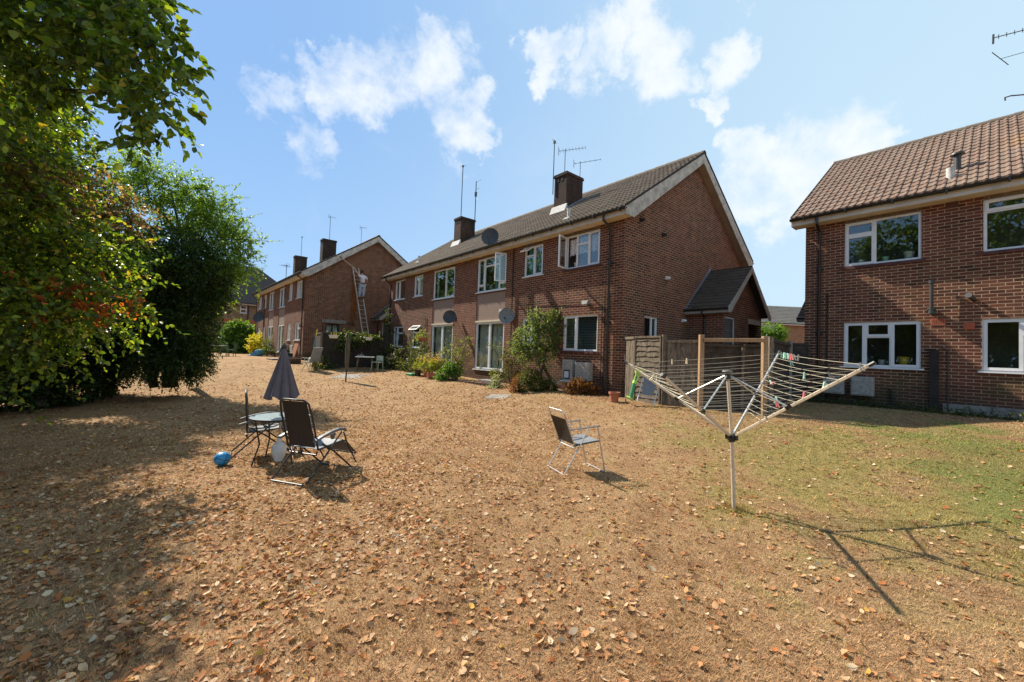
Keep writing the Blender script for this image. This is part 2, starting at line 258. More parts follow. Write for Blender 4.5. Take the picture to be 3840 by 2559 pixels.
# ---------------------------------------------------------------- mesh helpers
def tag(o, label=None, cat=None, group=None, kind=None):
    if label: o['label'] = label
    if cat: o['category'] = cat
    if group: o['group'] = group
    if kind: o['kind'] = kind
    return o
def thing(name, label, cat, loc=(0, 0, 0), rz=0, group=None):
    o = bpy.data.objects.new(name, None); C.objects.link(o); o.location = Vector([float(a) for a in loc]); o.rotation_euler = (0, 0, rz)
    o.empty_display_size = .2
    return tag(o, label, cat, group)
class MB:
    def __init__(s): s.v = []; s.f = []; s.uv = []
    def add(s, vs, fs):
        b = len(s.v); s.v += [tuple(map(float, p)) for p in vs]; s.f += [tuple(b+i for i in f) for f in fs]; return s
    def box(s, x0, x1, y0, y1, z0, z1, T=None):
        vs = [(x, y, z) for x in (x0, x1) for y in (y0, y1) for z in (z0, z1)]
        if T: vs = [T(*p) for p in vs]
        return s.add(vs, [(0, 1, 3, 2), (4, 6, 7, 5), (0, 4, 5, 1), (2, 3, 7, 6), (0, 2, 6, 4), (1, 5, 7, 3)])
    def bar(s, a, b, wx, wy, upv=(0, 0, 1)):
        a = Vector([float(q) for q in a]); b = Vector([float(q) for q in b]); d = (b-a).normalized(); u = Vector(upv)
        if abs(d.dot(u)) > .98: u = Vector((1, 0, 0))
        r_ = d.cross(u).normalized(); u = r_.cross(d).normalized()
        vs = []
        for p in (a, b):
            for i, j in ((-1, -1), (1, -1), (1, 1), (-1, 1)): vs.append(p+r_*(i*wx/2)+u*(j*wy/2))
        return s.add(vs, [(0, 3, 2, 1), (4, 5, 6, 7), (0, 1, 5, 4), (1, 2, 6, 5), (2, 3, 7, 6), (3, 0, 4, 7)])
    def tube(s, pts, r, n=8, cap=True):
        pts = [Vector([float(q) for q in p]) for p in pts]; k = len(pts); rs = r if hasattr(r, '__len__') else [r]*k
        prev = None; b = len(s.v); vs = []
        for i, p in enumerate(pts):
            d = (pts[min(i+1, k-1)]-pts[max(i-1, 0)])
            if d.length < 1e-9: d = Vector((0, 0, 1))
            d.normalize()
            if prev is None: u = d.orthogonal().normalized()
            else:
                u = prev-d*prev.dot(d)
                u = u.normalized() if u.length > 1e-6 else d.orthogonal().normalized()
            prev = u; w2 = d.cross(u)
            for j in range(n):
                a = 2*math.pi*j/n; vs.append(p+(u*math.cos(a)+w2*math.sin(a))*rs[i])
        fs = [(i*n+j, i*n+(j+1) % n, (i+1)*n+(j+1) % n, (i+1)*n+j) for i in range(k-1) for j in range(n)]
        if cap: fs += [tuple(range(n))[::-1], tuple((k-1)*n+j for j in range(n))]
        return s.add(vs, fs)
    def lathe(s, prof, n=20, c=(0, 0, 0), T=None):
        vs = []; k = len(prof)
        for r_, z in prof:
            for j in range(n):
                a = 2*math.pi*j/n; p = (c[0]+r_*math.cos(a), c[1]+r_*math.sin(a), c[2]+z); vs.append(T(*p) if T else p)
        fs = [(i*n+j, i*n+(j+1) % n, (i+1)*n+(j+1) % n, (i+1)*n+j) for i in range(k-1) for j in range(n)]
        fs += [tuple(range(n))[::-1], tuple((k-1)*n+j for j in range(n))]
        return s.add(vs, fs)
    def prism(s, poly, h0, h1, T):                     # poly in 2-D, extruded between h0 and h1 ; T(a,b,h)->xyz
        n = len(poly); vs = [T(a, b, h0) for a, b in poly]+[T(a, b, h1) for a, b in poly]
        return s.add(vs, [tuple(range(n))[::-1], tuple(range(n, 2*n))]+[(i, (i+1) % n, n+(i+1) % n, n+i) for i in range(n)])
    def build(s, name, m, parent=None, smooth=False, bevel=0):
        me = bpy.data.meshes.new(name); me.from_pydata(s.v, [], s.f)
        bm = bmesh.new(); bm.from_mesh(me); bmesh.ops.recalc_face_normals(bm, faces=bm.faces)
        if bevel: bmesh.ops.bevel(bm, geom=[e for e in bm.edges if e.is_manifold and e.calc_face_angle(0) > .5], offset=bevel, segments=1, affect='EDGES', clamp_overlap=True)
        bm.to_mesh(me); bm.free()
        me.materials.append(M[m] if isinstance(m, str) else m)
        if smooth:
            me.polygons.foreach_set('use_smooth', [True]*len(me.polygons))
            try: me.set_sharp_from_angle(angle=R(40))
            except Exception: pass
        o = bpy.data.objects.new(name, me); C.objects.link(o); o.parent = parent
        return o
def npmesh(name, verts, faces_flat, nper, m, parent=None, col=None, smooth=False):
    me = bpy.data.meshes.new(name); nv = len(verts); nf = len(faces_flat)//nper
    me.vertices.add(nv); me.vertices.foreach_set('co', np.asarray(verts, np.float32).ravel())
    me.loops.add(nf*nper); me.loops.foreach_set('vertex_index', np.asarray(faces_flat, np.int32))
    me.polygons.add(nf); me.polygons.foreach_set('loop_start', np.arange(0, nf*nper, nper, dtype=np.int32))
    me.update(calc_edges=True)
    if col is not None:
        a = me.attributes.new('col', 'FLOAT_COLOR', 'FACE'); cc = np.ones((nf, 4), np.float32); cc[:, :3] = col; a.data.foreach_set('color', cc.ravel())
    if smooth: me.polygons.foreach_set('use_smooth', np.ones(nf, bool))
    me.materials.append(M[m]); o = bpy.data.objects.new(name, me); C.objects.link(o); o.parent = parent; return o
def copytree(o, parent=None):
    c = o.copy(); C.objects.link(c); c.parent = parent
    for ch in list(o.children): copytree(ch, c)
    return c

# ---------------------------------------------------------------- ground
def build_ground():
    n = 300; u = np.linspace(-1, 1, n); k = 6.4; s = 600*np.sinh(k*u)/np.sinh(k)
    xs = s; ys = s+5.0
    X, Y = np.meshgrid(xs, ys); Z = gz(X, Y)
    V = np.stack([X.ravel(), Y.ravel(), Z.ravel()], 1)
    i = np.arange(n-1); a = (i[:, None]*n+i[None, :]).ravel()
    Fc = np.stack([a, a+1, a+n+1, a+n], 1).ravel()
    o = npmesh('ground', V, Fc, 4, 'lawn', smooth=True); tag(o, 'parched tan lawn greening towards the houses', 'lawn', kind='structure')
build_ground()
def blades():
    N = 230000
    r = 2.0*np.exp(rng.random(N)*math.log(13/2.0)); th = (rng.random(N)-.5)*R(112)
    x = r*np.sin(th); y = r*np.cos(th)
    h = (.010+.020*rng.random(N))*(1+.5*(rng.random(N) > .93)); wd = (.0016+.0013*rng.random(N))*np.maximum(1, r/3.0)
    az = rng.random(N)*6.283; ln = (.3+1.3*rng.random(N))*h
    base = np.stack([x, y, gz(x, y)-.002], 1); sdv = np.stack([np.cos(az+1.57), np.sin(az+1.57), 0*az], 1)*wd[:, None]
    tip = base+np.stack([np.cos(az)*ln, np.sin(az)*ln, h], 1)
    V = np.stack([base-sdv, base+sdv, tip], 1).reshape(-1, 3)
    c = (.80+.80*rng.random(N))[:, None]*np.array([1.05, 1.0, .95])
    o = npmesh('grass', V, np.arange(3*N), 3, 'blade', col=c); tag(o, 'short dry grass blades over the lawn', 'grass', kind='stuff')
blades()
def tufts():
    K, BL = 1500, 16
    g = np.random.default_rng(12); r = 2.3*np.exp(g.random(K)*math.log(14/2.3)); th = (g.random(K)-.5)*R(112); cx = r*np.sin(th); cy = r*np.cos(th)
    for i in range(260):                                   # unmown fringe along posts, walls and the airer
        k = i % 5; f = g.random()
        if k < 2: an = R(-49.93); u = 5.5*f; v_ = -.15-.35*g.random(); cx[i] = 8.1982+u*math.cos(an)-v_*math.sin(an); cy[i] = 11.4586+u*math.sin(an)+v_*math.cos(an)
        elif k == 2: cx[i], cy[i] = 3.3+1.9*f+.1*g.normal(), 10.3-1.8*f-.12
        elif k == 3: an = R(-49.77); u = -16*f; v_ = -.35-.5*g.random(); cx[i] = 3.1353+u*math.cos(an)-v_*math.sin(an); cy[i] = 11.6582+u*math.sin(an)+v_*math.cos(an)
        else: cx[i], cy[i] = 2.55+.09*g.normal(), 4.62+.09*g.normal()
    x = np.repeat(cx, BL)+g.normal(size=K*BL)*.035; y = np.repeat(cy, BL)+g.normal(size=K*BL)*.035; n = K*BL
    big = np.repeat(.5+g.random(K)**2, BL); h = (.018+.04*g.random(n))*big; rr_ = np.hypot(x, y); wd = .0022*np.maximum(1, rr_/3.5); az = g.random(n)*6.283; ln = (.2+.9*g.random(n))*h
    base = np.stack([x, y, gz(x, y)-.003], 1); sv = np.stack([np.cos(az+1.57), np.sin(az+1.57), 0*az], 1)*wd[:, None]; tip = base+np.stack([np.cos(az)*ln, np.sin(az)*ln, h], 1)
    V = np.stack([base-sv, base+sv, tip], 1).reshape(-1, 3); c = (.55+.9*g.random(n))[:, None]*np.array([.95, 1.05, .75])
    o = npmesh('grass_tufts', V, np.arange(3*n), 3, 'blade', col=c); tag(o, 'longer scattered tufts of grass in the dry lawn', 'grass', kind='stuff')
tufts()
# fallen leaves
def litter():
    N = 36000
    r = 2.1*np.exp(rng.random(N*3)*math.log(26/2.1)); th = (rng.random(N*3)-.5)*R(112); x = r*np.sin(th); y = r*np.cos(th)
    d = .16+1.9*np.exp(-((x+3.8)/3.0)**2)+.20*np.exp(-((x+1)/6)**2)+.40*(y > 7)*(x < 1)
    cl = np.sin(x*2.1+1.3*y+np.sin(y*2.7))*np.sin(1.7*y-x+np.sin(x*3.1))+.6*np.sin(5.3*x-2*y)*np.sin(4.1*y+x); d = d*(.55+.65*sstep((cl+.25)/.7))
    d = d*np.clip((r-1.2)/8.5, .085, 1.0)
    w_ = (3.135-x)*.7635+(11.66-y)*.6458; d[w_ < .6] = .02
    keep = np.nonzero(rng.random(N*3) < d*1.0)[0][:N]; x = x[keep]; y = y[keep]; r = r[keep]; n = len(x)
    L = (.011+.021*rng.random(n)**1.5)*(1+.35*np.clip((r-8)/10, 0, 1)); wd = L*(.5+.25*rng.random(n))
    az = rng.random(n)*6.283; tilt = (rng.random(n)-.5)*1.3; roll = (rng.random(n)-.5)*1.6; curl = .15+.9*rng.random(n); cup = (rng.random(n)-.3)*1.1
    cu = np.array([-1, -.35, .35, 1]); pts = []
    for k, uu in enumerate(cu):
        for sgn in (-1, 0, 1):
            ww = [.12, .92, .85, .05][k]
            pts.append(np.stack([L*uu, sgn*wd*ww, L*curl*(uu**2)*.45+np.abs(sgn)*wd*ww*cup*.7], 1))
    P = np.stack(pts, 1)
    def rot(P, a, i, j):
        c, s = np.cos(a)[:, None], np.sin(a)[:, None]; A = P[:, :, i]*c-P[:, :, j]*s; B = P[:, :, i]*s+P[:, :, j]*c; P = P.copy(); P[:, :, i] = A; P[:, :, j] = B; return P
    P = rot(P, roll, 1, 2); P = rot(P, tilt*.6, 0, 2); P = rot(P, az, 0, 1)
    P[:, :, 2] -= P[:, :, 2].min(1)[:, None]; P[:, :, 2] += .006
    P += np.stack([x, y, gz(x, y)], 1)[:, None, :]
    base = (np.arange(n)*12)[:, None]; q = []
    for k in range(3):
        for s in range(2): a = k*3+s; q.append([a, a+1, a+4, a+3])
    q = np.array(q).ravel(); Fc = (base+q[None]).ravel()
    pal = np.array([[.44, .25, .12], [.38, .17, .07], [.50, .32, .18], [.36, .12, .035], [.17, .075, .035], [.56, .42, .27], [.43, .20, .08], [.48, .28, .05], [.25, .12, .06]])
    pi = rng.choice(len(pal), n, p=[.2, .18, .14, .10, .10, .09, .11, .02, .06]); col = np.repeat(pal[pi]*(.75+.45*rng.random(n))[:, None], 6, 0)
    o = npmesh('fallen_leaves', P.reshape(-1, 3), Fc, 4, 'leaf_dry', col=col); tag(o, 'curled dry brown leaves strewn over the lawn', 'fallen leaves', kind='stuff')
litter()

# ---------------------------------------------------------------- vegetation
def leaf_geo(P, D, N_, L, wd, fold=.35, droop=.15, six=True):
    """P base, D direction (unit), N_ normal (unit), returns verts, faces(quads)"""
    S = np.cross(D, N_); S /= np.linalg.norm(S, axis=1)[:, None]+1e-9
    L = L[:, None]; w2 = wd[:, None]
    def pt(u, s, h): return P+D*(L*u)+S*(w2*s)+N_*(w2*abs(s)*fold-L*droop*u*u+h)
    V = np.stack([pt(0, 0, 0), pt(.32, .5, 0), pt(.72, .40, 0), pt(1, 0, 0), pt(.72, -.40, 0), pt(.32, -.5, 0)], 1)
    n = len(P); base = (np.arange(n)*6)[:, None]; q = np.array([0, 1, 2, 3, 0, 3, 4, 5])
    return V.reshape(-1, 3), (base+q[None]).ravel()
def sprays(blobs, dens, L, per=14, tl=.55, droop=.35, seed=1, shell=.35, out=1.0, wr=.6, spread=1.0):
    """blobs: (x,y,z,rx,ry,rz). returns leaf verts, faces, per-leaf index position, twig segments"""
    g = np.random.default_rng(seed); allP = []; allD = []; tw = []
    for (bx, by, bz, rx, ry, rz) in blobs:
        vol = rx*ry+ry*rz+rx*rz; k = max(3, int(dens*vol))
        d = g.normal(size=(k, 3)); d /= np.linalg.norm(d, axis=1)[:, None]
        rad = (shell+(1-shell)*g.random(k)**.6)
        st = np.array([bx, by, bz])+d*rad[:, None]*np.array([rx, ry, rz])*.82
        di = d*out+g.normal(size=(k, 3))*.55*spread; di[:, 2] -= droop*.6; di /= np.linalg.norm(di, axis=1)[:, None]
        ln = tl*(.5+.8*g.random(k))
        end = st+di*ln[:, None]; end[:, 2] -= droop*ln*.5
        tw.append(np.stack([st, end], 1))
        for j in range(per):
            f = (j+g.random(k)*.9)/per; p = st+(end-st)*f[:, None]; p[:, 2] += droop*ln*.25*f*(1-f)*2
            sd_ = g.normal(size=(k, 3)); dd = di*.7+sd_*.75; dd[:, 2] -= droop*.7; dd /= np.linalg.norm(dd, axis=1)[:, None]
            allP.append(p); allD.append(dd)
    P = np.concatenate(allP); D = np.concatenate(allD); n = len(P)
    N_ = g.normal(size=(n, 3))*.55+np.array([0, 0, 1.0]); N_ -= D*(N_*D).sum(1)[:, None]; N_ /= np.linalg.norm(N_, axis=1)[:, None]+1e-9
    LL = L*(.6+.75*g.random(n)); V, Fc = leaf_geo(P, D, N_, LL, LL*wr)
    return V, Fc, P, np.concatenate(tw), n
def leafcols(n, pal, pr_, seed=3, var=.35):
    g = np.random.default_rng(seed); pal = np.array(pal); i = g.choice(len(pal), n, p=np.array(pr_)/sum(pr_)); return pal[i]*(1-var/2+var*g.random(n))[:, None]
def twigmesh(mb, tw, r=.004, sub=1):
    for a, b in tw[::sub]: mb.tube([a, b], [r, r*.4], 3, False)
def plant(name, label, cat, blobs, dens, L, pal, prob, loc=None, trunk=None, per=14, tl=.45, droop=.35, seed=1, twig=.004, sub=2, group=None, wr=.6, shell=.35, crown='crown', stemmat='bark', out=1.0, spread=1.0, tint=None, extra=None, hidestem=False):
    bl = []
    for b in blobs: bl.append(b if len(b) == 6 else (*b[:3], b[3], b[3], b[3]))
    if loc is None:
        lo = min(bl, key=lambda b: b[2]-b[5]); loc = (lo[0], lo[1], float(gz(lo[0], lo[1])))
    loc = np.array([float(q) for q in loc])
    t_ = thing(name, label, cat, loc, 0, group)
    V, Fc, P, tw, n = sprays(bl, dens, L, per, tl, droop, seed, shell, out, wr, spread)
    low = V.reshape(n, 6, 3)[:, :, 2].min(1); g0 = gz(P[:, 0], P[:, 1]); lift = np.maximum(0, g0+.01-low)
    V = (V.reshape(n, 6, 3)+np.stack([0*lift, 0*lift, lift], 1)[:, None, :]).reshape(-1, 3)
    col = leafcols(n, pal, prob, seed+9)
    if tint: col = tint(P, col)
    crown_o = npmesh(crown, V-loc, Fc, 4, 'leaf', t_, np.repeat(col, 2, 0))
    mb = MB()
    if not hidestem: twigmesh(mb, tw-loc, twig, sub)
    if trunk:
        for pts, r0, r1 in trunk:
            k = len(pts); mb.tube([np.array(p, float)-loc for p in pts], [r0+(r1-r0)*i/(k-1) for i in range(k)], 8)
    if mb.v: mb.build('trunk' if cat == 'tree' else 'stem', stemmat, t_, smooth=True)
    return t_
def B(px, py, Y, r, rz=None, ry=None):
    p = at(px, py, Y); return (p[0], p[1], p[2], r, ry or r, rz or r)
GREEN = [(.075, .13, .018), (.13, .20, .024), (.22, .28, .035), (.035, .070, .016), (.34, .27, .04)]
# foreground hornbeam, branches hanging in from the upper left
near = [B(60,60,3.5,.42),B(330,40,3.5,.40),B(540,60,3.4,.33),B(180,180,3.7,.42),B(400,190,3.5,.34),B(545,200,3.4,.28),B(600,110,3.3,.16),B(615,290,3.3,.20),B(670,380,3.3,.12),B(500,360,3.4,.22),
        B(560,470,3.4,.14,.10),B(600,540,3.4,.07),B(40,300,3.8,.38),B(20,-160,3.8,.8),B(400,-150,3.8,.6)]
mid = [B(60,390,6.3,.65),B(-120,480,4.4,.9),B(170,470,6.4,.35),B(40,560,5.0,.8),B(220,560,5.6,.55),B(70,760,5.2,.75),B(200,860,5.6,.6),B(330,930,5.9,.5),B(60,1000,5.2,.75),B(240,1060,5.8,.5),B(420,1010,6.0,.40),B(520,1130,6.0,.26),B(570,1070,6.0,.2),B(330,1190,5.9,.45),
       B(130,1230,5.5,.6),B(480,1170,6.0,.25),B(30,1360,5.4,.45),B(180,1150,5.2,.5),B(-200,700,5.2,1.2),B(-250,1100,5,1.1),B(-350,300,5.5,1.3),B(-100,100,5.5,1.0),B(-500,-200,5.0,1.4),B(0,-500,5.2,1.2),B(-800,800,4.5,1.3),B(-900,200,4.5,1.4)]
def redtint(P, col):
    c = at(360, 1130, 5.9); d = np.linalg.norm((P-c)/np.array([1.0, 1.6, .42]), axis=1)
    g = np.random.default_rng(5); ce = np.floor(P/.15).astype(int); hs = ((ce[:, 0]*73856093) ^ (ce[:, 1]*19349663) ^ (ce[:, 2]*83492791)) % 1000/1000.; m_ = (hs < np.clip(.42*(1.15-d), 0, .34))
    col = col.copy(); k = m_.sum(); col[m_] = np.array([[.40, .115, .035]])*(.6+.8*g.random((k, 1)))
    c2 = at(470, 800, 6.6); m2 = (np.linalg.norm((P-c2)/np.array([.9, 2, .5]), axis=1) < 1) & (g.random(len(P)) < .55); col[m2] = np.array([.24, .15, .09])*(.6+.7*g.random((m2.sum(), 1)))
    return col
root = np.array([-8.4, 4.6, float(gz(-8.4, 4.6))]); crotch = np.array([-8.1, 4.8, 2.4])
trk = [([root, root+[.1, .05, 1.2], crotch, crotch+[.3, .2, 2.2]], .26, .10)]
for (px, py, Y, px2, py2, Y2) in ((100,500,5.4,420,1010,6.0),(0,350,4.6,520,360,3.4),(60,900,5.4,520,1130,6.0),(-100,100,4.4,560,120,3.4),(0,1100,5.3,330,1200,5.9),(-200,500,5.2,330,930,5.9)):
    a = at(px, py, Y); b = at(px2, py2, Y2); trk.append(([crotch, (crotch+a)/2+[0, 0, .3], a, (a+b)/2+[0, 0, .05], b], .075, .007))
plant('broadleaf_tree', 'large broadleaf tree leaning in from the left edge with some scorched orange leaves', 'tree', near, 108, .072, GREEN, [.36, .30, .14, .16, .03], root, trk, per=13, tl=.29, droop=.6, seed=11, twig=.0035, sub=1, shell=.15, wr=.68)
tr1 = [o for o in C.objects if o.name.startswith('broadleaf_tree')][0]
V, Fc, P, tw, n = sprays(mid, 72, .070, 14, .50, .45, 21, .15, .9, .62, 1.0)
col = redtint(P, leafcols(n, GREEN, [.30, .32, .20, .14, .04], 8)); npmesh('crown', V-root, Fc, 4, 'leaf', tr1, np.repeat(col, 2, 0))
mb = MB(); twigmesh(mb, tw-root, .004, 2); mb.build('twigs', 'bark', tr1)
# deeper trees and hedge on the left
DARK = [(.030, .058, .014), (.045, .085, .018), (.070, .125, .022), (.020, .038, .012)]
MIDG = [(.05, .10, .018), (.08, .16, .025), (.12, .21, .03), (.03, .065, .014)]
def topbright(z0, z1, c):
    def f(P, col):
        k = np.clip((P[:, 2]-z0)/(z1-z0), 0, 1)[:, None]; return col*(1-k)+col.mean(1)[:, None]*np.array(c)*k*2.2+0*col
    return f
g0 = G(690, 1440)
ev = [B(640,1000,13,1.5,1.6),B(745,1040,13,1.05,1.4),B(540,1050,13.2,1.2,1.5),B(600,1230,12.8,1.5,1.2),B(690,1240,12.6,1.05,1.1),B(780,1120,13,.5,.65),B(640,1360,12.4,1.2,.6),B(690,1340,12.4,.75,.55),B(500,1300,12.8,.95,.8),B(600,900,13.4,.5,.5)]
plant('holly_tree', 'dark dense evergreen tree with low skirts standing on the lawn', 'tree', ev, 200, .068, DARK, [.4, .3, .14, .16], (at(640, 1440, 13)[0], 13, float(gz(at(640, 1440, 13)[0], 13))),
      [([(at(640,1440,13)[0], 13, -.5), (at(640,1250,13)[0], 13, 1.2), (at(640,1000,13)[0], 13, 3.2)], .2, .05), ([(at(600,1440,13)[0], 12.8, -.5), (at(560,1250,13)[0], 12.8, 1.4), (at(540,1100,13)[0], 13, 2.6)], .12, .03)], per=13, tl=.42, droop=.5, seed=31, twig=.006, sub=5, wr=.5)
MIDL = [(.11, .20, .03), (.17, .28, .04), (.24, .35, .05), (.06, .12, .02)]
lt = [B(560,720,14,.75,.55),B(650,690,14,.35,.35),B(740,740,14,.5,.45),B(820,810,14,.6,.5),B(860,900,14,.6,.6),B(780,870,14.2,.9,.8),B(900,980,14,.45,.45),B(930,900,14,.18,.12),B(985,905,14,.16,.08),B(690,800,14.4,.9,.8),B(480,640,14,.5,.5),B(540,600,14,.3,.5),B(840,1040,14,.45,.45),B(915,1030,14,.2,.18),B(810,1110,13.7,.4,.4),B(500,590,14,.2,.15),B(590,650,14,.3,.2),B(700,668,14,.25,.12),B(790,700,14,.25,.12),B(860,740,14,.2,.12),B(905,820,14,.2,.15),B(950,950,14,.16,.14),B(965,1060,13.8,.16,.1),B(880,1000,13.4,.28,.28),B(840,990,13.2,.35,.35)]
lb = at(720, 1400, 14.6)
plant('locust_tree', 'lighter green open crowned tree rising behind the dark evergreen', 'tree', lt, 165, .074, MIDL, [.25, .35, .25, .15], (lb[0], lb[1], float(gz(lb[0], lb[1]))),
      [([(lb[0], lb[1], -.3), (at(700,1100,14.5)[0], 14.5, 2.2), (at(690,900,14.4)[0], 14.4, 4.4), (at(640,700,14)[0], 14, 6.2)], .14, .02), ([at(700,1000,14.4), at(780,850,14.2), at(860,880,14)], .05, .012), ([at(690,900,14.4), at(560,740,14), at(530,600,14)], .05, .008),
       ([at(800,900,14.1), at(900,900,14), at(1000,903,14)], .02, .004), ([at(780,870,14.2), at(860,1040,14), at(950,1045,14)], .03, .004)], per=14, tl=.5, droop=.1, seed=41, twig=.006, sub=2, wr=.5, out=1.1)
bk = [B(60,620,10.5,1.4),B(340,720,10.5,.8),B(180,900,10,1.6),B(380,880,10.2,1.1),B(60,760,9.8,1.5),B(430,780,10.3,.7,.55),B(280,1060,9.8,1.3),B(60,1100,9.2,1.4),B(-200,900,9,1.8),B(-400,1200,8.5,1.6),B(-300,500,10,2.0),B(-900,700,8,2.2),B(-700,1100,7,1.7),B(-100,300,10,1.7),B(-380,150,9,2.0),B(110,380,10.5,1.1),B(-700,-100,8.5,2.2),B(-600,500,7.5,1.6)]
bb = at(150, 1400, 10.4)
def browntint(P, col):
    c = at(440, 790, 10.3); g = np.random.default_rng(2); m_ = (np.linalg.norm((P-c)/np.array([1.1, 2, .85]), axis=1) < 1) & (g.random(len(P)) < .6)
    col = col.copy(); col[m_] = np.array([.26, .16, .10])*(.5+.8*g.random((m_.sum(), 1))); return col
plant('hedgerow_tree', 'mid green tree behind the overhanging branches, brown seed clusters on its right side', 'tree', bk, 120, .075, MIDG, [.35, .30, .12, .23], (bb[0], bb[1], float(gz(bb[0], bb[1]))),
      [([(bb[0], bb[1], -.8), (bb[0], bb[1], 1.5), (bb[0]+.2, bb[1], 4.2)], .2, .05), ([at(150,1000,10.2), at(330,850,10.3), at(430,790,10.3)], .06, .012)], per=13, tl=.5, droop=.4, seed=51, twig=.006, sub=3, tint=browntint)
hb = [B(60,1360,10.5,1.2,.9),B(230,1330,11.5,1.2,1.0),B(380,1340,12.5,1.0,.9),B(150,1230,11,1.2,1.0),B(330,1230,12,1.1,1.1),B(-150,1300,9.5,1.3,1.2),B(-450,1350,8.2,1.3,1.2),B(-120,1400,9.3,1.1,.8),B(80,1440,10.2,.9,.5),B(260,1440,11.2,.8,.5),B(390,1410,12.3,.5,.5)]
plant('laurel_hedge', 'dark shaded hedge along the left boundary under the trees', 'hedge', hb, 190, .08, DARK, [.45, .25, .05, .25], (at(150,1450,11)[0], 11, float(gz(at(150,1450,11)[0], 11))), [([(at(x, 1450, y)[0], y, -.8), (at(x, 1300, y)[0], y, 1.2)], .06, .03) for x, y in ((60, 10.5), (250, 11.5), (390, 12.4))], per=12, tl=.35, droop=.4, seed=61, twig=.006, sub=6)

wall_trees = [(-19, 1.0, 13), (-21, 9.0, 12), (-26.5, 17.0, 11), (-31.5, 24.0, 12), (-38.0, 32.0, 12), (-16, -6.5, 13), (-22, -4.0, 14), (-15, -13, 14)]
for i, (x, y, hh_) in enumerate(wall_trees):
    z = float(gz(x, y)); bl = [(x+random.uniform(-1, 1), y+random.uniform(-1, 1), z+hh_*k, 2.8, 2.8, 2.0) for k in (.22, .4, .58, .75, .9)]+[(x+random.uniform(-3, 3), y+random.uniform(-3.5, 3.5), z+hh_*random.uniform(.25, .75), 2.0, 2.0, 1.7) for _ in range(6)]
    plant('boundary_tree', ['bushy boundary tree nearest the camera side of the left lawn edge', 'boundary tree beyond the laurel hedge', 'boundary tree level with the ladder house', 'boundary tree behind the round table', 'farthest tree of the left boundary row', 'boundary tree behind the photographer on the left', 'tall boundary tree outside the left edge level with the photographer', 'tall boundary tree well behind the photographer'][i], 'tree', bl, 14, .26, MIDG, [.3, .3, .2, .2], (x, y, z), [([(x, y, z-.2), (x, y, z+hh_*.4), (x+.2, y, z+hh_*.8)], .22, .05)], per=12, tl=.9, seed=100+i, twig=.012, sub=4, group='trees along the left boundary', hidestem=True)
# ---------------------------------------------------------------- houses
TF = lambda a, d, z: (a, d, z)              # facade: plane y=0, outward -y
TG = lambda a, d, z: (-d, a, z)             # right gable: plane x=0, outward +x
def wall_grid(mb, T, a0, a1, z0, z1, holes, dep=.11):
    As = sorted({a0, a1, *[q for h in holes for q in h[:2]]}); Zs = sorted({z0, z1, *[q for h in holes for q in h[2:4]]})
    for i in range(len(As)-1):
        for j in range(len(Zs)-1):
            ca, cz = (As[i]+As[i+1])/2, (Zs[j]+Zs[j+1])/2
            if any(h[0] < ca < h[1] and h[2] < cz < h[3] for h in holes): continue
            mb.add([T(As[i], 0, Zs[j]), T(As[i+1], 0, Zs[j]), T(As[i+1], 0, Zs[j+1]), T(As[i], 0, Zs[j+1])], [(0, 1, 2, 3)])
    for h in holes:
        x0, x1, y0, y1 = h[:4]
        for (p, q_) in (((x0, y0), (x1, y0)), ((x1, y0), (x1, y1)), ((x1, y1), (x0, y1)), ((x0, y1), (x0, y0))):
            mb.add([T(p[0], 0, p[1]), T(q_[0], 0, q_[1]), T(q_[0], dep, q_[1]), T(p[0], dep, p[1])], [(0, 1, 2, 3)])
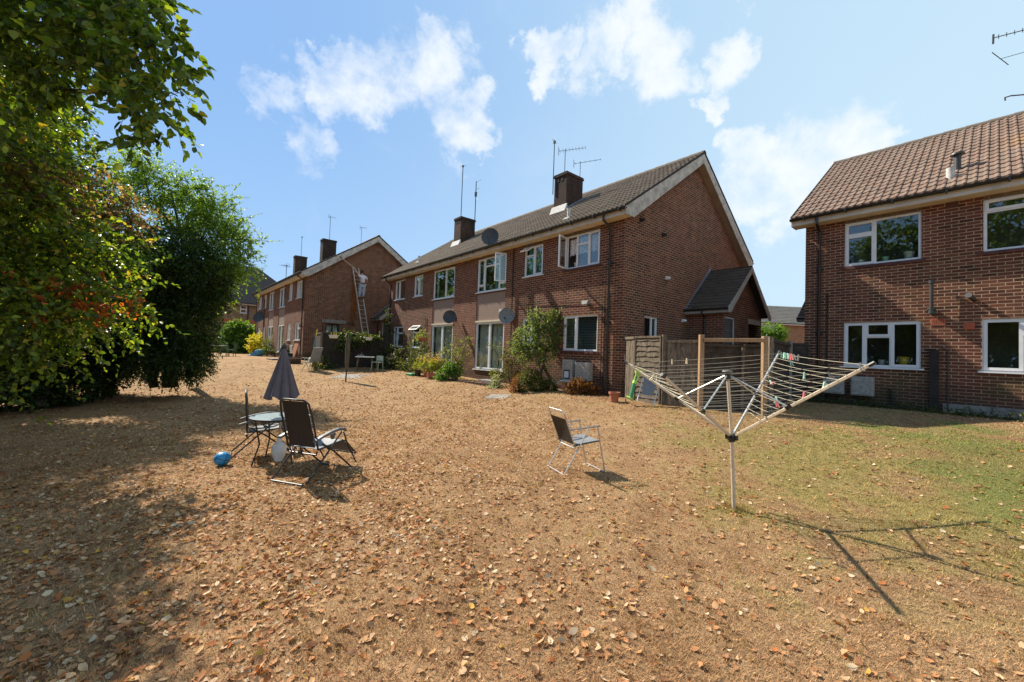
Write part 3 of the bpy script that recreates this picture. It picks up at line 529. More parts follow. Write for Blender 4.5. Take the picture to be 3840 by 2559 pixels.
def window(h, T, a0, a1, z0, z1, cells, sill='upvc', dress=None, name='window', frame='upvc', bw=.032, sb=.058, room=True):
    """cells: (fa0,fa1,fz0,fz1,type[,angle,hinge]) ; d=0 wall face"""
    fm = MB(); panes = []; opens = []
    wd, ht = a1-a0, z1-z0; D0, D1 = .035, .10
    e = .022
    for s_ in ((a0, a0+e, z0, z1), (a1-e, a1, z0, z1), (a0+e, a1-e, z0, z0+e), (a0+e, a1-e, z1-e, z1)): fm.box(s_[0], s_[1], D0-.004, D1, s_[2], s_[3], T)
    for c in cells:
        x0, x1 = a0+e+(wd-2*e)*c[0], a0+e+(wd-2*e)*c[1]; y0, y1 = z0+e+(ht-2*e)*c[2], z0+e+(ht-2*e)*c[3]
        ty = c[4]; b = bw if ty in 'f' else sb; d0 = D0+.006 if ty == 'f' else D0-.012
        if ty == 'o':
            ang, hinge = c[5], c[6]
            for s_ in ((x0, x0+.03, y0, y1), (x1-.03, x1, y0, y1), (x0+.03, x1-.03, y0, y0+.03), (x0+.03, x1-.03, y1-.03, y1)): fm.box(s_[0], s_[1], D0, D1, s_[2], s_[3], T)
            ca, sa = math.cos(R(ang)), math.sin(R(ang))
            if hinge == 'L': Q = lambda a, d, z, X=x0: T(X+(a-X)*ca+(d-D0)*sa, D0-.02-(a-X)*sa+(d-D0)*ca, z)
            elif hinge == 'R': Q = lambda a, d, z, X=x1: T(X+(a-X)*ca-(d-D0)*sa, D0-.02-(X-a)*sa+(d-D0)*ca, z)
            else: Q = lambda a, d, z, Z=y1: T(a, D0-.02-(Z-z)*sa+(d-D0)*ca, Z-(Z-z)*ca-(d-D0)*sa)
            opens.append((Q, x0, x1, y0, y1)); continue
        for s_ in ((x0, x0+b, y0, y1), (x1-b, x1, y0, y1), (x0+b, x1-b, y0, y0+b), (x0+b, x1-b, y1-b, y1)): fm.box(s_[0], s_[1], d0, D1-.01, s_[2], s_[3], T)
        panes.append((T, x0+b-.004, x1-b+.004, y0+b-.004, y1-b+.004, D0+.03))
    f = fm.build(name, frame, h)
    for (Q, x0, x1, y0, y1) in opens:
        mo = MB(); b = .045
        for s_ in ((x0, x0+b, y0, y1), (x1-b, x1, y0, y1), (x0+b, x1-b, y0, y0+b), (x0+b, x1-b, y1-b, y1)): mo.box(s_[0], s_[1], D0-.02, D0+.025, s_[2], s_[3], Q)
        mo.build('open_sash', frame, f); mp_ = MB(); mp_.box(x0+b-.004, x1-b+.004, D0, D0+.006, y0+b-.004, y1-b+.004, Q); mp_.build('pane', 'glass', f)
    for (Q, x0, x1, y0, y1, d) in panes:
        mp_ = MB(); mp_.box(x0, x1, d, d+.006, y0, y1, Q); mp_.build('pane', 'glass', f)
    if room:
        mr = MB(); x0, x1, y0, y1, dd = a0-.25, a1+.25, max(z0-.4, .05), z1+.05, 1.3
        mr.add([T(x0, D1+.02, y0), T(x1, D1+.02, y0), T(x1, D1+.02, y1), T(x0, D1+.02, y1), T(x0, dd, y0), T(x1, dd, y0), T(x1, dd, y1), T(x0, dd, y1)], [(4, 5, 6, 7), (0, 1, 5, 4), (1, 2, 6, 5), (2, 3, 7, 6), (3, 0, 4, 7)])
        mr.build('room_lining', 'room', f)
    if sill:
        ms_ = MB()
        if sill == 'upvc': ms_.box(a0-.06, a1+.06, -.045, D0-.006, z0-.04, z0-.002, T)
        else: ms_.box(a0-.08, a1+.08, -.04, D0-.006, z0-.075, z0-.002, T)
        ms_.build('sill', sill, f)
    def wavy(nm, x0, x1, y0, y1, d, m_, amp=.03, per=.11, scal=0):
        mc = MB(); n_ = max(8, int((x1-x0)/per*8)); top = []; bot = []
        for i in range(n_+1):
            a = x0+(x1-x0)*i/n_; dd = d+amp*math.sin((a-x0)/per*6.283)
            top.append(T(a, dd, y1)); bot.append(T(a, dd, y0+scal*abs(math.sin((a-x0)/.14*3.1416))))
        mc.add(top+bot, [(i, i+1, n_+2+i, n_+1+i) for i in range(n_)]); mc.build(nm, m_, f, smooth=True)
    for dr_ in dress or []:
        k = dr_[0]
        if k in ('curtain', 'lace', 'teal'):
            _, fa0, fa1, fz0, fz1 = dr_[:5]; wavy('curtain', a0+wd*fa0, a0+wd*fa1, z0+ht*fz0, z0+ht*fz1, D1+.09, {'curtain': 'curtain', 'lace': 'lace', 'teal': 'teal_cloth'}[k], .025, .12, .05 if k == 'lace' else 0)
        elif k == 'vertical':
            _, fa0, fa1, fz0, fz1 = dr_; mc = MB(); x = a0+wd*fa0
            while x < a0+wd*fa1: mc.box(x, x+.075, D1+.05+.01*random.random(), D1+.052+.01*random.random(), z0+ht*fz0, z0+ht*fz1, T); x += .09
            mc.build('vertical_blind', 'curtain', f)
        elif k == 'slats':
            mc = MB(); z = z0+.06
            while z < z1-.05: mc.add([T(a0+.04, D1+.03, z), T(a1-.04, D1+.03, z), T(a1-.04, D1+.058, z+.012), T(a0+.04, D1+.058, z+.012)], [(0, 1, 2, 3)]); z += .05
            mc.build('venetian_blind', 'blind', f)
        elif k == 'pot':
            _, fa, col_, s_ = dr_; p = T(a0+wd*fa, D1+.12, z0+.05); mc = MB(); mc.lathe([(.05*s_, 0), (.075*s_, .13*s_), (.08*s_, .14*s_)], 12, p); mc.build('windowsill_pot', col_, f, smooth=True)
    return f
def tile_roof(mb, O_, U, S, wdt, ln, tw_=.158, gauge=.335, roll=.022, th=.026):
    """O_ eave start, U unit along eave, S unit up slope; appended with uv"""
    O_ = Vector(O_); U = Vector(U).normalized(); S = Vector(S).normalized(); Nn = U.cross(S).normalized()
    if Nn.z < 0: Nn = -Nn
    prof = [(0, -.006), (.06, .0), (.42, .002), (.52, .2), (.66, .85), (.78, 1.0), (.90, .7), (.985, .0)]
    nt_ = int(math.ceil(wdt/tw_)); rows = int(round(ln/gauge)); gauge = ln/rows
    us = []
    for i in range(nt_):
        for p, h in prof:
            u = (i+p)*tw_
            if u <= wdt: us.append((u, i+p, h*roll if h > 0 else h))
    us.append((wdt, wdt/tw_, 0)); k = len(us)
    for r_ in range(rows):
        s0 = r_*gauge-.02; s1 = (r_+1)*gauge+.01; jit = random.uniform(-.003, .003)
        lift = [random.uniform(-.002, .004) for _ in range(nt_+1)]
        vs = []; uvs = []
        for (u, uu, h) in us:
            l_ = lift[int(min(uu, nt_))]
            vs.append(O_+U*u+S*(s0-.025)+Nn*(h-.012)); vs.append(O_+U*u+S*(s0+l_)+Nn*(h+th+l_+jit)); vs.append(O_+U*u+S*s1+Nn*(h+.002))
        b = len(mb.v); mb.v += [tuple(v_) for v_ in vs]
        for j in range(k-1):
            a = b+3*j; c_ = min(us[j][1], us[j+1][1])+.001
            mb.f.append((a, a+3, a+4, a+1)); mb.uv += [(us[j][1], r_+.97), (c_+.01, r_+.97), (c_+.01, r_+.97), (c_, r_+.97)]
            u1_ = min(us[j+1][1], math.floor(us[j][1]+.0001)+.999)
            mb.f.append((a+1, a+4, a+5, a+2)); mb.uv += [(us[j][1], r_+.01), (u1_, r_+.01), (u1_, r_+.88), (us[j][1], r_+.88)]
    return mb
def build_uv(mb, name, m_, parent):
    me = bpy.data.meshes.new(name); me.from_pydata(mb.v, [], mb.f); uvl = me.uv_layers.new(name='UVMap')
    uvl.data.foreach_set('uv', np.array(mb.uv, np.float32).ravel()); me.materials.append(M[m_])
    o = bpy.data.objects.new(name, me); C.objects.link(o); o.parent = parent; return o
def sheetbox(mb, x0, x1, p0, p1, th):                     # slab under the tiles between (y,z) points
    (y0, z0), (y1, z1) = p0, p1; vs = [(x, y, z+dz) for x in (x0, x1) for (y, z) in ((y0, z0), (y1, z1)) for dz in (-th, 0)]
    mb.add(vs, [(0, 1, 3, 2), (4, 6, 7, 5), (0, 4, 5, 1), (2, 3, 7, 6), (0, 2, 6, 4), (1, 5, 7, 3)])
def house_shell(h, x0, x1, Dp, ze, holesF, holesG, gable, mwall, mroof, slope=.67, ov=.36, gov=.26, zt=None, glow='barge', leftgable=False):
    """walls, roof, eaves, verges. gable: which side(s) are real"""
    zb = -.45; yr = Dp/2; zt0 = ze+.22; apex = zt0+(yr+ov)*slope
    mb = MB(); wall_grid(mb, TF, x0, x1, zb, ze+.02, holesF)
    wall_grid(mb, TG, 0, Dp, zb, ze+.02, holesG)
    for X in (x0, x1):
        if X != 0: mb.add([(X, 0, zb), (X, Dp, zb), (X, Dp, ze+.02), (X, 0, ze+.02)], [(0, 1, 2, 3)])
        mb.add([(X, 0, ze+.02), (X, Dp, ze+.02), (X, Dp/2, ze+.02+Dp/2*slope+.12), ], [(0, 1, 2)])
    mb.add([(x0, Dp, zb), (x1, Dp, zb), (x1, Dp, ze+.02), (x0, Dp, ze+.02)], [(0, 1, 2, 3)])
    mb.build('wall', mwall, h)
    L_ = math.hypot(yr+ov, (yr+ov)*slope); a = math.atan(slope)
    rf = MB(); X0, X1 = x0-gov, x1+gov
    tile_roof(rf, (X0, -ov, zt0), (1, 0, 0), (0, math.cos(a), math.sin(a)), X1-X0, L_)
    tile_roof(rf, (X1, Dp+ov, zt0), (-1, 0, 0), (0, -math.cos(a), math.sin(a)), X1-X0, L_)
    roof = build_uv(rf, 'roof', mroof, h)
    rd = MB(); x = X0
    while x < X1-.05:
        xe = min(x+.45, X1); n_ = 7; vs = []
        for xx, rr_ in ((x, .13), (xe+.02, .118)):
            for j in range(n_): an = math.pi*j/(n_-1); vs.append((xx, yr+rr_*math.cos(an), apex-.05+rr_*math.sin(an)))
        rd.add(vs, [(j, j+1, n_+j+1, n_+j) for j in range(n_-1)]+[tuple(range(n_))]); x += .45
    rd.build('ridge_tiles', 'tile_ridge', roof, smooth=False)
    fe = MB()                                             # roof deck under tiles
    sheetbox(fe, X0+.02, X1-.02, (-ov+.06, zt0+.01), (yr, apex-.03), .04); sheetbox(fe, X0+.02, X1-.02, (Dp+ov-.06, zt0+.01), (yr, apex-.03), .04)
    fe.build('roof_deck', 'dark_wood', h)
    fs = MB(); fs.box(X0+.03, X1-.03, -ov+.04, -ov+.065, ze, zt0-.01); fs.box(X0+.03, X1-.03, Dp+ov-.065, Dp+ov-.04, ze, zt0-.01); fs.build('fascia', 'fascia', h)
    sf = MB(); sf.box(X0+.03, X1-.03, -ov+.065, .0, ze-.012, ze+.004); sf.box(X0+.03, X1-.03, Dp, Dp+ov-.065, ze-.012, ze+.004); sf.build('soffit', 'cream', h)
    for X, sgn in ((X1, 1), (X0, -1)):                    # bargeboards with boxed feet, and verge soffits
        bb_ = MB(); T = lambda y, z, hh, X=X, s=sgn: (X-s*.028+s*hh, y, z)
        bw_ = .30
        for pts in ([(-ov+.0, ze-.02), (.06, ze-.02), (yr, apex-.08-bw_), (yr, apex-.05), (-ov+.0, zt0-.03)], [(Dp+ov, ze-.02), (Dp+ov, zt0-.03), (yr, apex-.05), (yr, apex-.08-bw_), (Dp-.06, ze-.02)]):
            bb_.prism(pts, 0, .028, T)
        bb_.build('bargeboard', glow, h)
        vs_ = MB(); xx0, xx1 = sorted((X-sgn*.028, X-sgn*(gov-.0)))
        sheetbox(vs_, xx0, xx1, (.06, ze-.0), (yr, apex-.06-bw_), .012); sheetbox(vs_, xx0, xx1, (Dp-.06, ze-.0), (yr, apex-.06-bw_), .012); vs_.build('verge_soffit', 'verge_soffit', h)
        cl = MB()
        cl.bar((X+sgn*.004, -ov-.02, zt0+.005), (X+sgn*.004, yr, apex+.012), .02, .05); cl.bar((X+sgn*.004, Dp+ov+.02, zt0+.005), (X+sgn*.004, yr, apex+.012), .02, .05); cl.build('verge_edge', 'dark_wood', h)
    gt = MB()                                              # half-round gutter
    for yy in (-ov-.03, Dp+ov+.03):
        n_ = 8; vs = []
        for xx in (X0-.02, X1+.02):
            for j in range(n_+1): an = math.pi+math.pi*j/n_; vs.append((xx, yy+.062*math.cos(an), zt0-.045+.062*math.sin(an)))
        for xx in (X0-.02, X1+.02):
            for j in range(n_+1): an = math.pi+math.pi*j/n_; vs.append((xx, yy+.056*math.cos(an), zt0-.045+.056*math.sin(an)))
        k = n_+1; fs_ = []
        for j in range(n_): fs_ += [(j, j+1, k+j+1, k+j), (2*k+j, 3*k+j, 3*k+j+1, 2*k+j+1), (j, 2*k+j, 2*k+j+1, j+1), (k+j, k+j+1, 3*k+j+1, 3*k+j)]
        fs_ += [(0, k, 3*k, 2*k), (n_, 2*k+n_, 3*k+n_, k+n_)]
        gt.add(vs, fs_); x = X0+.3
        while x < X1: gt.box(x, x+.03, yy-.066, yy+.07, zt0-.12, zt0-.035); x += .9
    gt.build('gutter', 'black_plastic', h)
    return apex, zt0
plain('tile_ridge', (.17, .13, .095), .9, var=.25, sc=20); plain('verge_soffit', (.33, .25, .17), .8, var=.15, sc=3)
def downpipe(h, x, ze, ov, z0=-.2, y=-.07, straight=False):
    m_ = MB(); zt = ze+.15
    if straight: pts = [(x, -ov-.03, zt-.04), (x, -ov-.03, ze-.06), (x, y, ze-.22), (x, y, z0)]
    else: pts = [(x-.02, -ov-.03, zt-.02), (x-.02, -ov-.03, ze-.04), (x, -.16, ze-.16), (x, y, ze-.30), (x, y, z0)]
    m_.tube(pts, .036, 10); z = ze-1.3
    while z > z0+.3: m_.tube([(x, y, z), (x, y, z+.09)], .047, 10); m_.box(x-.07, x+.07, y+.02, -.001, z+.02, z+.05); z -= 1.75
    m_.build('downpipe', 'black_plastic', h, smooth=True)
def porch(h, sgn, y0, y1, out, ze, apz, X=0):
    """little gabled porch whose ridge runs out from the side wall. sgn=+1 out to +x"""
    yr = (y0+y1)/2; T = lambda a, y, z: (X+sgn*a, y, z); p = bpy.data.objects.new('porch', None); 
    mb = MB(); a1 = out-.26; yl, yh = y0+.22, y1-.22
    sl_ = (apz-ze)/(yr-y0)
    # side wall towards the lawn, with return; opening on the far part of the front
    mb.add([T(0.001, yl, -.4), T(a1, yl, -.4), T(a1, yl, ze+.1), T(0.001, yl, ze+.1)], [(0, 1, 2, 3)])
    holes = [(yl+.12, yl+.95, -.4, 2.42), (yr+.45, yh-.25, -.4, 2.32)]
    TT = lambda a, d, z: T(a1-d, a, z)
    wall_grid(mb, TT, yl, yh, -.4, ze-.1, holes, .1)
    mb.add([T(a1, yl, ze-.1), T(a1, yh, ze-.1), T(a1, yh, ze+.12), T(a1, yr, apz-.14), T(a1, yl, ze+.12)], [(0, 1, 2, 3, 4)])
    mb.add([T(0.001, yh, -.4), T(a1, yh, -.4), T(a1, yh, ze+.1), T(0.001, yh, ze+.1)], [(0, 1, 2, 3)])
    po = mb.build('porch', 'brick', h)
    rf = MB(); L_ = math.hypot(yr-y0, apz-ze); cs, sn = (yr-y0)/L_, (apz-ze)/L_
    O0 = T(0, y0, ze+.05) if sgn > 0 else T(out, y0, ze+.05)
    tile_roof(rf, O0, (1, 0, 0), (0, cs, sn), out, L_+.02, .165, .19, .004, .016)
    O1 = T(out, y1, ze+.05) if sgn > 0 else T(0, y1, ze+.05)
    tile_roof(rf, O1, (-1, 0, 0), (0, -cs, sn), out, L_+.02, .165, .19, .004, .016)
    build_uv(rf, 'porch_roof', 'tile_dark', po)
    bb_ = MB(); TB = lambda y, z, hh: T(out-.02+hh, y, z)
    bb_.prism([(y0-.02, ze-.08), (y0+.16, ze-.10), (yr, apz-.16), (yr, apz+.02), (y0-.02, ze+.06)], 0, .025, TB); bb_.prism([(y1+.02, ze+.06), (yr, apz+.02), (yr, apz-.16), (y1-.16, ze-.10), (y1+.02, ze-.08)], 0, .025, TB)
    bb_.build('porch_bargeboard', 'porch_barge', po)
    e_ = MB(); (xa, xb) = sorted((X, X+sgn*(out-.03))); e_.box(xa, xb, y0+.0, y0+.02, ze-.09, ze+.04); e_.box(xa, xb, y0+.02, yl, ze-.10, ze-.085); e_.build('porch_fascia', 'porch_barge', po)
    g_ = MB(); g_.tube([T(0, y0-.04, ze+.03), T(out, y0-.04, ze+.03)], .04, 8); g_.tube([T(.62, y0-.03, ze+.0), T(.62, y0-.03, ze-.1), T(.62, yl-.05, ze-.22), T(.62, yl-.05, -.3)], .032, 8); g_.build('porch_gutter', 'black_plastic', po)
    l_ = MB(); k = .03
    l_.prism([(y0+.02, ze+.10), (y0+.12, ze+.10), (yr+.0, apz+.02), (yr+.0, apz+.22)], 0, .016, lambda y, z, hh: T(.004+hh, y, z))
    l_.prism([(y0+.05, ze+.105), (y0+.16, ze+.125), (yr, apz+.055), (yr, apz+.04)], .02, .17, lambda y, z, hh: T(hh, y, z))
    l_.build('lead_flashing', 'lead', po)
    d_ = MB(); a_, b_ = yl+.12, yl+.95
    for s_ in ((a_, a_+.05, -.3, 2.42), (b_-.05, b_, -.3, 2.42), (a_+.05, b_-.05, 2.37, 2.42)): d_.box(s_[0], s_[1], .03, .09, s_[2], s_[3], TT)
    d_.build('porch_door_frame', 'upvc', po); d2 = MB(); d2.box(a_+.05, b_-.05, .05, .06, -.3, 2.37, TT); d2.build('porch_glass', 'door_glass', po)
    lt_ = MB(); lt_.box(yr+.40, yh-.1, -.012, .0, 2.32, 2.50, TT); lt_.build('lintel_board', 'porch_barge', po)
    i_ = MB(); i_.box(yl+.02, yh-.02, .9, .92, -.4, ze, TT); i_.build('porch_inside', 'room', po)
    return po
plain('porch_barge', (.40, .365, .32), .7, var=.12, sc=6); plain('door_glass', (.09, .10, .10), .25, var=.3, sc=8, spec=.6)
def dish(h, x, z, r=.33, y0=0, out=.32, az=-30, el=22, m_='dish_grey', T=TF, name='satellite_dish'):
    mb = MB(); c = Vector(T(x, -out, z)); az_, el_ = R(az), R(el)
    n_ = Vector((math.sin(az_)*math.cos(el_), -math.cos(az_)*math.cos(el_), math.sin(el_))); u_ = n_.cross(Vector((0, 0, 1))).normalized(); v_ = u_.cross(n_)
    rings, k = 5, 22; vs = [c-n_*.07]
    for i in range(1, rings+1):
        q_ = i/rings
        for j in range(k): a = 6.2832*j/k; vs.append(c-n_*.07*(1-q_*q_)+u_*(r*q_*math.cos(a))+v_*(r*1.05*q_*math.sin(a)))
    fs = [(0, 1+j, 1+(j+1) % k) for j in range(k)]
    for i in range(rings-1):
        for j in range(k): fs.append((1+i*k+j, 1+i*k+(j+1) % k, 1+(i+1)*k+(j+1) % k, 1+(i+1)*k+j))
    mb.add(vs, fs); mb.add([v+n_*(-.008) for v in vs], [f[::-1] for f in fs])
    o = mb.build(name, m_, h, smooth=True)
    a_ = MB(); w0 = Vector(T(x, 0, z-.05)); a_.tube([w0, w0+(c-w0)*.5+Vector((0, 0, -.08)), c-n_*.08], .016, 6); a_.tube([c-v_*r*.9-n_*.02, c-v_*r*.75+n_*r*1.15], .010, 5)
    e = c-v_*r*.70+n_*r*1.2; a_.tube([e-n_*.06, e+n_*.05], .03, 8); a_.box(x-.06, x+.06, -.02, -.001, z-.15, z+.06, T); a_.build('dish_arm', 'dish_grey', o); return o
def aerial(h, p, ht, kind='yagi', az=40, r=.016, n_=9, ln=1.0, base=0, elem=.16, name='tv_aerial'):
    mb = MB(); p = Vector([float(q) for q in p]); mb.tube([p+Vector((0, 0, base)), p+Vector((0, 0, ht))], r, 6); t_ = p+Vector((0, 0, ht-.05)); d = Vector((math.cos(R(az)), math.sin(R(az)), .04)); s = Vector((-d.y, d.x, 0)).normalized()
    if kind == 'yagi':
        mb.tube([t_-d*ln*.25, t_+d*ln*.75], .009, 5)
        for i in range(n_): q_ = t_+d*(ln*(-.2+.95*i/(n_-1))); mb.tube([q_-s*elem, q_+s*elem], .006, 4)
        q_ = t_-d*ln*.25
        for k in (-.12, -.06, .06, .12): mb.tube([q_-s*.15+Vector((0, 0, k)), q_+s*.15+Vector((0, 0, k))], .006, 4)
    elif kind == 'stub': mb.tube([t_-s*.2, t_+s*.2], .008, 5); mb.box(t_.x-.04, t_.x+.04, t_.y-.04, t_.y+.04, t_.z-.08, t_.z+.02)
    elif kind == 'mast':
        for k, l_ in ((.05, .18), (.5, .12), (1.1, .1)): q_ = p+Vector((0, 0, ht-k)); mb.tube([q_, q_+d*l_*1.6+Vector((0, 0, .12))], .006, 4)
        mb.box(p.x-.05, p.x+.05, p.y-.05, p.y+.05, p.z+ht-.85, p.z+ht-.6)
    return mb.build(name, 'black_plastic', h)
def chimney(h, x0, x1, y0, y1, zb, zt, ov=.0):
    mb = MB(); mb.box(x0, x1, y0, y1, zb, zt-.12); c = mb.build('chimney', 'brick_soot', h)
    m2 = MB(); m2.box(x0-.035, x1+.035, y0-.035, y1+.035, zt-.12, zt-.05); m2.box(x0-.02, x1+.02, y0-.02, y1+.02, zt-.05, zt); m2.build('chimney_cap', 'brick_soot', c)
    m4 = MB()
    for k in range(3): yy = y0+(y1-y0)*(.2+.27*k); m4.box(x1+.001, x1+.012, yy, yy+.12, zt-.33, zt-.18)
    m4.box(x0+.14, x0+.26, y0-.012, y0-.001, zt-.33, zt-.18); m4.box(x0+.36, x0+.48, y0-.012, y0-.001, zt-.33, zt-.18)
    m4.build('chimney_vents', 'dark_wood', c)
    return c
def meterbox(h, x0, x1, z0, z1, open_=False, d=.22, pipes=True):
    mb = MB(); mb.box(x0, x1, -d, -.001, z0, z1)
    o = mb.build('meter_box', 'meter', h, bevel=.012); k = MB()
    if open_: k.box(x0+.08, x1-.08, -d-.004, -d-.001, z0+.12, z0+.40); k.build('meter_recess', 'dark_wood', o); k = MB(); k.box(x0+.13, x1-.12, -d-.03, -d-.006, z0+.16, z0+.36); k.build('meter_face', 'white_plastic', o)
    else: k.box(x0+.03, x1-.03, -d-.012, -d-.002, z0+.03, z1-.04); k.build('meter_door', 'meter', o, bevel=.006)
    if pipes: k = MB(); k.tube([(x0+.1, -.09, z0), (x0+.1, -.09, -.35)], .014, 6); k.tube([(x1-.1, -.09, z0), (x1-.1, -.09, -.35)], .014, 6); k.build('gas_pipe', 'black_plastic', o)
def floodlight(h, x, z):
    mb = MB(); mb.box(x-.05, x+.05, -.03, -.001, z-.08, z+.03); mb.tube([(x, -.02, z), (x, -.16, z+.02)], .012, 6)
    o = mb.build('floodlight', 'dish_grey', h); k = MB(); k.prism([(-.10, -.05), (.10, -.05), (.12, .06), (-.12, .06)], -.24, -.13, lambda a, b, hh: (x+a, hh+b*.3, z+b+.03)); k.build('lamp_head', 'dish_light', o)

# ---- middle block
h = thing('brick_house', 'long two-storey brick block with grey tiled roof, gable end at centre', 'house', (3.1353, 11.6582, 0), R(-49.766))
HM = h
ZE = 4.97
top = 4.86
wins = [(-15.38, -14.12, 3.77, top), (-13.04, -12.09, 3.77, top), (-10.98, -9.05, 3.46, top), (-7.26, -5.35, 3.46, top), (-4.31, -3.34, 3.77, top), (-2.28, -.88, 3.77, top)]
gnd = [(-15.38, -14.12, 1.11, 2.24), (-13.06, -12.12, 1.09, 2.24), (-4.31, -3.34, 1.11, 2.24), (-2.28, -.88, 1.11, 2.24)]
strips = [(-10.98, -9.05, .27, 3.46), (-7.26, -5.35, .27, 3.46)]
holesF = wins+gnd+strips
# merge strip+upper window so there is no brick between
holesF = [w_ for i, w_ in enumerate(wins) if i not in (2, 3)]+gnd+[(-10.98, -9.05, .27, top), (-7.26, -5.35, .27, top)]
gw = (1.13, 1.88, 1.1, 2.25)
apexM, ztM = house_shell(h, -16.18, 0, 8.5, ZE, holesF, [gw], True, 'brick', 'tile_grey')
window(h, TF, *wins[0], [(0, .40, 0, 1, 's'), (.40, 1, 0, 1, 'f')], dress=[('curtain', .02, .12, 0, 1)])
window(h, TF, *wins[1], [(0, .52, 0, 1, 's'), (.52, 1, 0, 1, 'f')], dress=[('curtain', .05, .95, 0, 1)])
window(h, TF, *wins[2], [(0, .57, 0, 1, 'f'), (.57, 1, 0, 1, 's')], dress=[('curtain', .02, .1, 0, 1)])
window(h, TF, *wins[3], [(0, .24, 0, .18, 'f'), (0, .24, .18, 1, 's'), (.24, .76, 0, .76, 'f'), (.24, .76, .76, 1, 'f'), (.76, 1, 0, .18, 'f'), (.76, 1, .18, 1, 'o', 62, 'R')], dress=[('teal', .55, .8, 0, 1), ('teal', 0.02, .1, 0, 1)])
window(h, TF, *wins[4], [(0, .5, 0, .70, 'f'), (0, .5, .70, 1, 'o', 55, 'T'), (.5, 1, 0, 1, 's')], dress=[('teal', .05, .95, 0, 1)])
window(h, TF, *wins[5], [(0, .33, 0, 1, 'o', 80, 'L'), (.33, .68, 0, .70, 'f'), (.33, .68, .70, 1, 'f'), (.68, 1, 0, 1, 's')], sill='sill_tile', dress=[('lace', .03, .97, .42, .93), ('pot', .22, 'white_plastic', 1.2)])
window(h, TF, *gnd[0], [(0, .32, 0, 1, 'f'), (.32, 1, 0, .66, 'f'), (.32, 1, .66, 1, 's')])
window(h, TF, *gnd[1], [(0, 1, 0, .70, 'f'), (0, 1, .70, 1, 'o', 50, 'T')], dress=[('teal', .05, .95, 0, .7)])
window(h, TF, *gnd[2], [(0, .5, 0, 1, 's'), (.5, 1, 0, 1, 'f')], dress=[('curtain', .05, .5, 0, 1)])
window(h, TF, *gnd[3], [(0, .38, 0, 1, 's'), (.38, 1, 0, 1, 'f')], sill='sill_tile', dress=[('slats',)])
window(h, TG, *gw, [(0, .62, 0, 1, 'f'), (.62, 1, 0, 1, 'f')], sill=None)
for a0, a1 in ((-10.98, -9.05), (-7.26, -5.35)):
    window(h, TF, a0, a1, .27, 2.20, [(0, .5, 0, 1, 's'), (.5, 1, 0, 1, 's')], name='patio_door', dress=[('curtain', .05, .32, 0, 1), ('vertical', .55, .97, .02, .99)])
    mb = MB(); mb.box(a0, a1, .03, .09, 2.203, 3.38); mb.build('render_panel', 'render', h)
    mb = MB(); mb.box(a0-.02, a1+.02, -.02, .03, 2.2, 2.27); mb.build('door_head', 'cream', h)
for w_ in wins: mb = MB(); mb.box(w_[0], w_[1], .0, .05, top, ZE-.013); mb.build('window_head_board', 'cream', h)
downpipe(h, -.46, ZE, .36); downpipe(h, -15.85, ZE, .36); mb = MB()

for pts, r_ in (([(-.70, -.03, -.2), (-.70, -.03, 2.52), (-1.3, -.03, 2.56)], .012), ([(-.62, -.03, 0), (-.62, -.03, 3.0)], .014), ([(-4.88, -.05, 1.2), (-4.88, -.05, 4.9)], .022), ([(-11.6, -.03, .4), (-11.6, -.03, 2.7)], .012), ([(-1.2, -.03, 2.62), (-3.2, -.03, 2.75), (-4.9, -.03, 2.74)], .008)):
    mb = MB(); mb.tube(pts, r_, 6); mb.build('wall_cable', 'dark_wood', h)
mb = MB(); mb.tube([(-.06, Dp_ := 8.5+.33, ZE+.1), (-.06, 8.9-.1, ZE-.1), (-.02, 8.58, ZE-.3), (-.02, 8.58, 0)], .034, 8); mb.build('downpipe', 'black_plastic', h)
dish(h, -5.65, 5.42, .34, out=.62, az=42, el=12); dish(h, -8.88, 2.50, .30, out=.30, az=45, el=14); dish(h, -4.86, 2.36, .30, out=.30, az=40, el=14, m_='dish_light')
floodlight(h, -1.22, 2.56); floodlight(h, -5.30, 2.55)
meterbox(h, -2.08, -1.66, .10, .82, True); meterbox(h, -1.54, -1.0, .20, .76)
mb = MB(); mb.box(-2.05, -1.6, -.30, -.24, .13, .16); mb.bar((-2.15, -.32, .02), (-1.85, -.36, .16), .26, .02); mb.build('fallen_meter_lid', 'white_plastic', h)
for (v_, z_, m_) in ((.78, 5.10, 'black_plastic'), (2.05, 4.93, 'dark_wood'), (2.33, 3.57, 'white_plastic'), (3.45, 2.28, 'white_plastic')):
    mb = MB(); mb.box(.001, .05, v_-.06, v_+.05, z_-.06, z_+.05); mb.tube([(.05, v_, z_), (.13, v_+.04, z_-.02)], .045, 8); mb.build('wall_vent', m_, h)
mb = MB(); mb.box(-3.2, .012, -.012, -.001, -.3, .0); mb.build('plinth_paint', 'sill_tile', h)
c1 = chimney(h, -4.74, -4.08, 1.88, 2.86, 6.4, zpx(2121, 641, (1.88, 15.99)))
c2 = chimney(h, -12.62, -11.96, 2.06, 3.0, 6.4, 8.36)
def inh(X, Y, z, H=HM):
    mi = (Matrix.Translation(H.location) @ Matrix.Rotation(H.rotation_euler[2], 4, 'Z')).inverted(); return mi @ Vector((float(X), float(Y), float(z)))
mb = MB(); mb.prism([(1.72, 6.63), (1.88, 6.74), (1.88, 6.95), (1.85, 6.95)], -4.82, -4.0, lambda a, b, hh: (hh, a, b)); mb.build('chimney_flashing', 'mortar_white', c1)
mb = MB(); mb.prism([(1.90, 6.75), (2.06, 6.86), (2.06, 7.05), (2.03, 7.05)], -12.7, -11.9, lambda a, b, hh: (hh, a, b)); mb.build('chimney_flashing', 'mortar_white', c2)
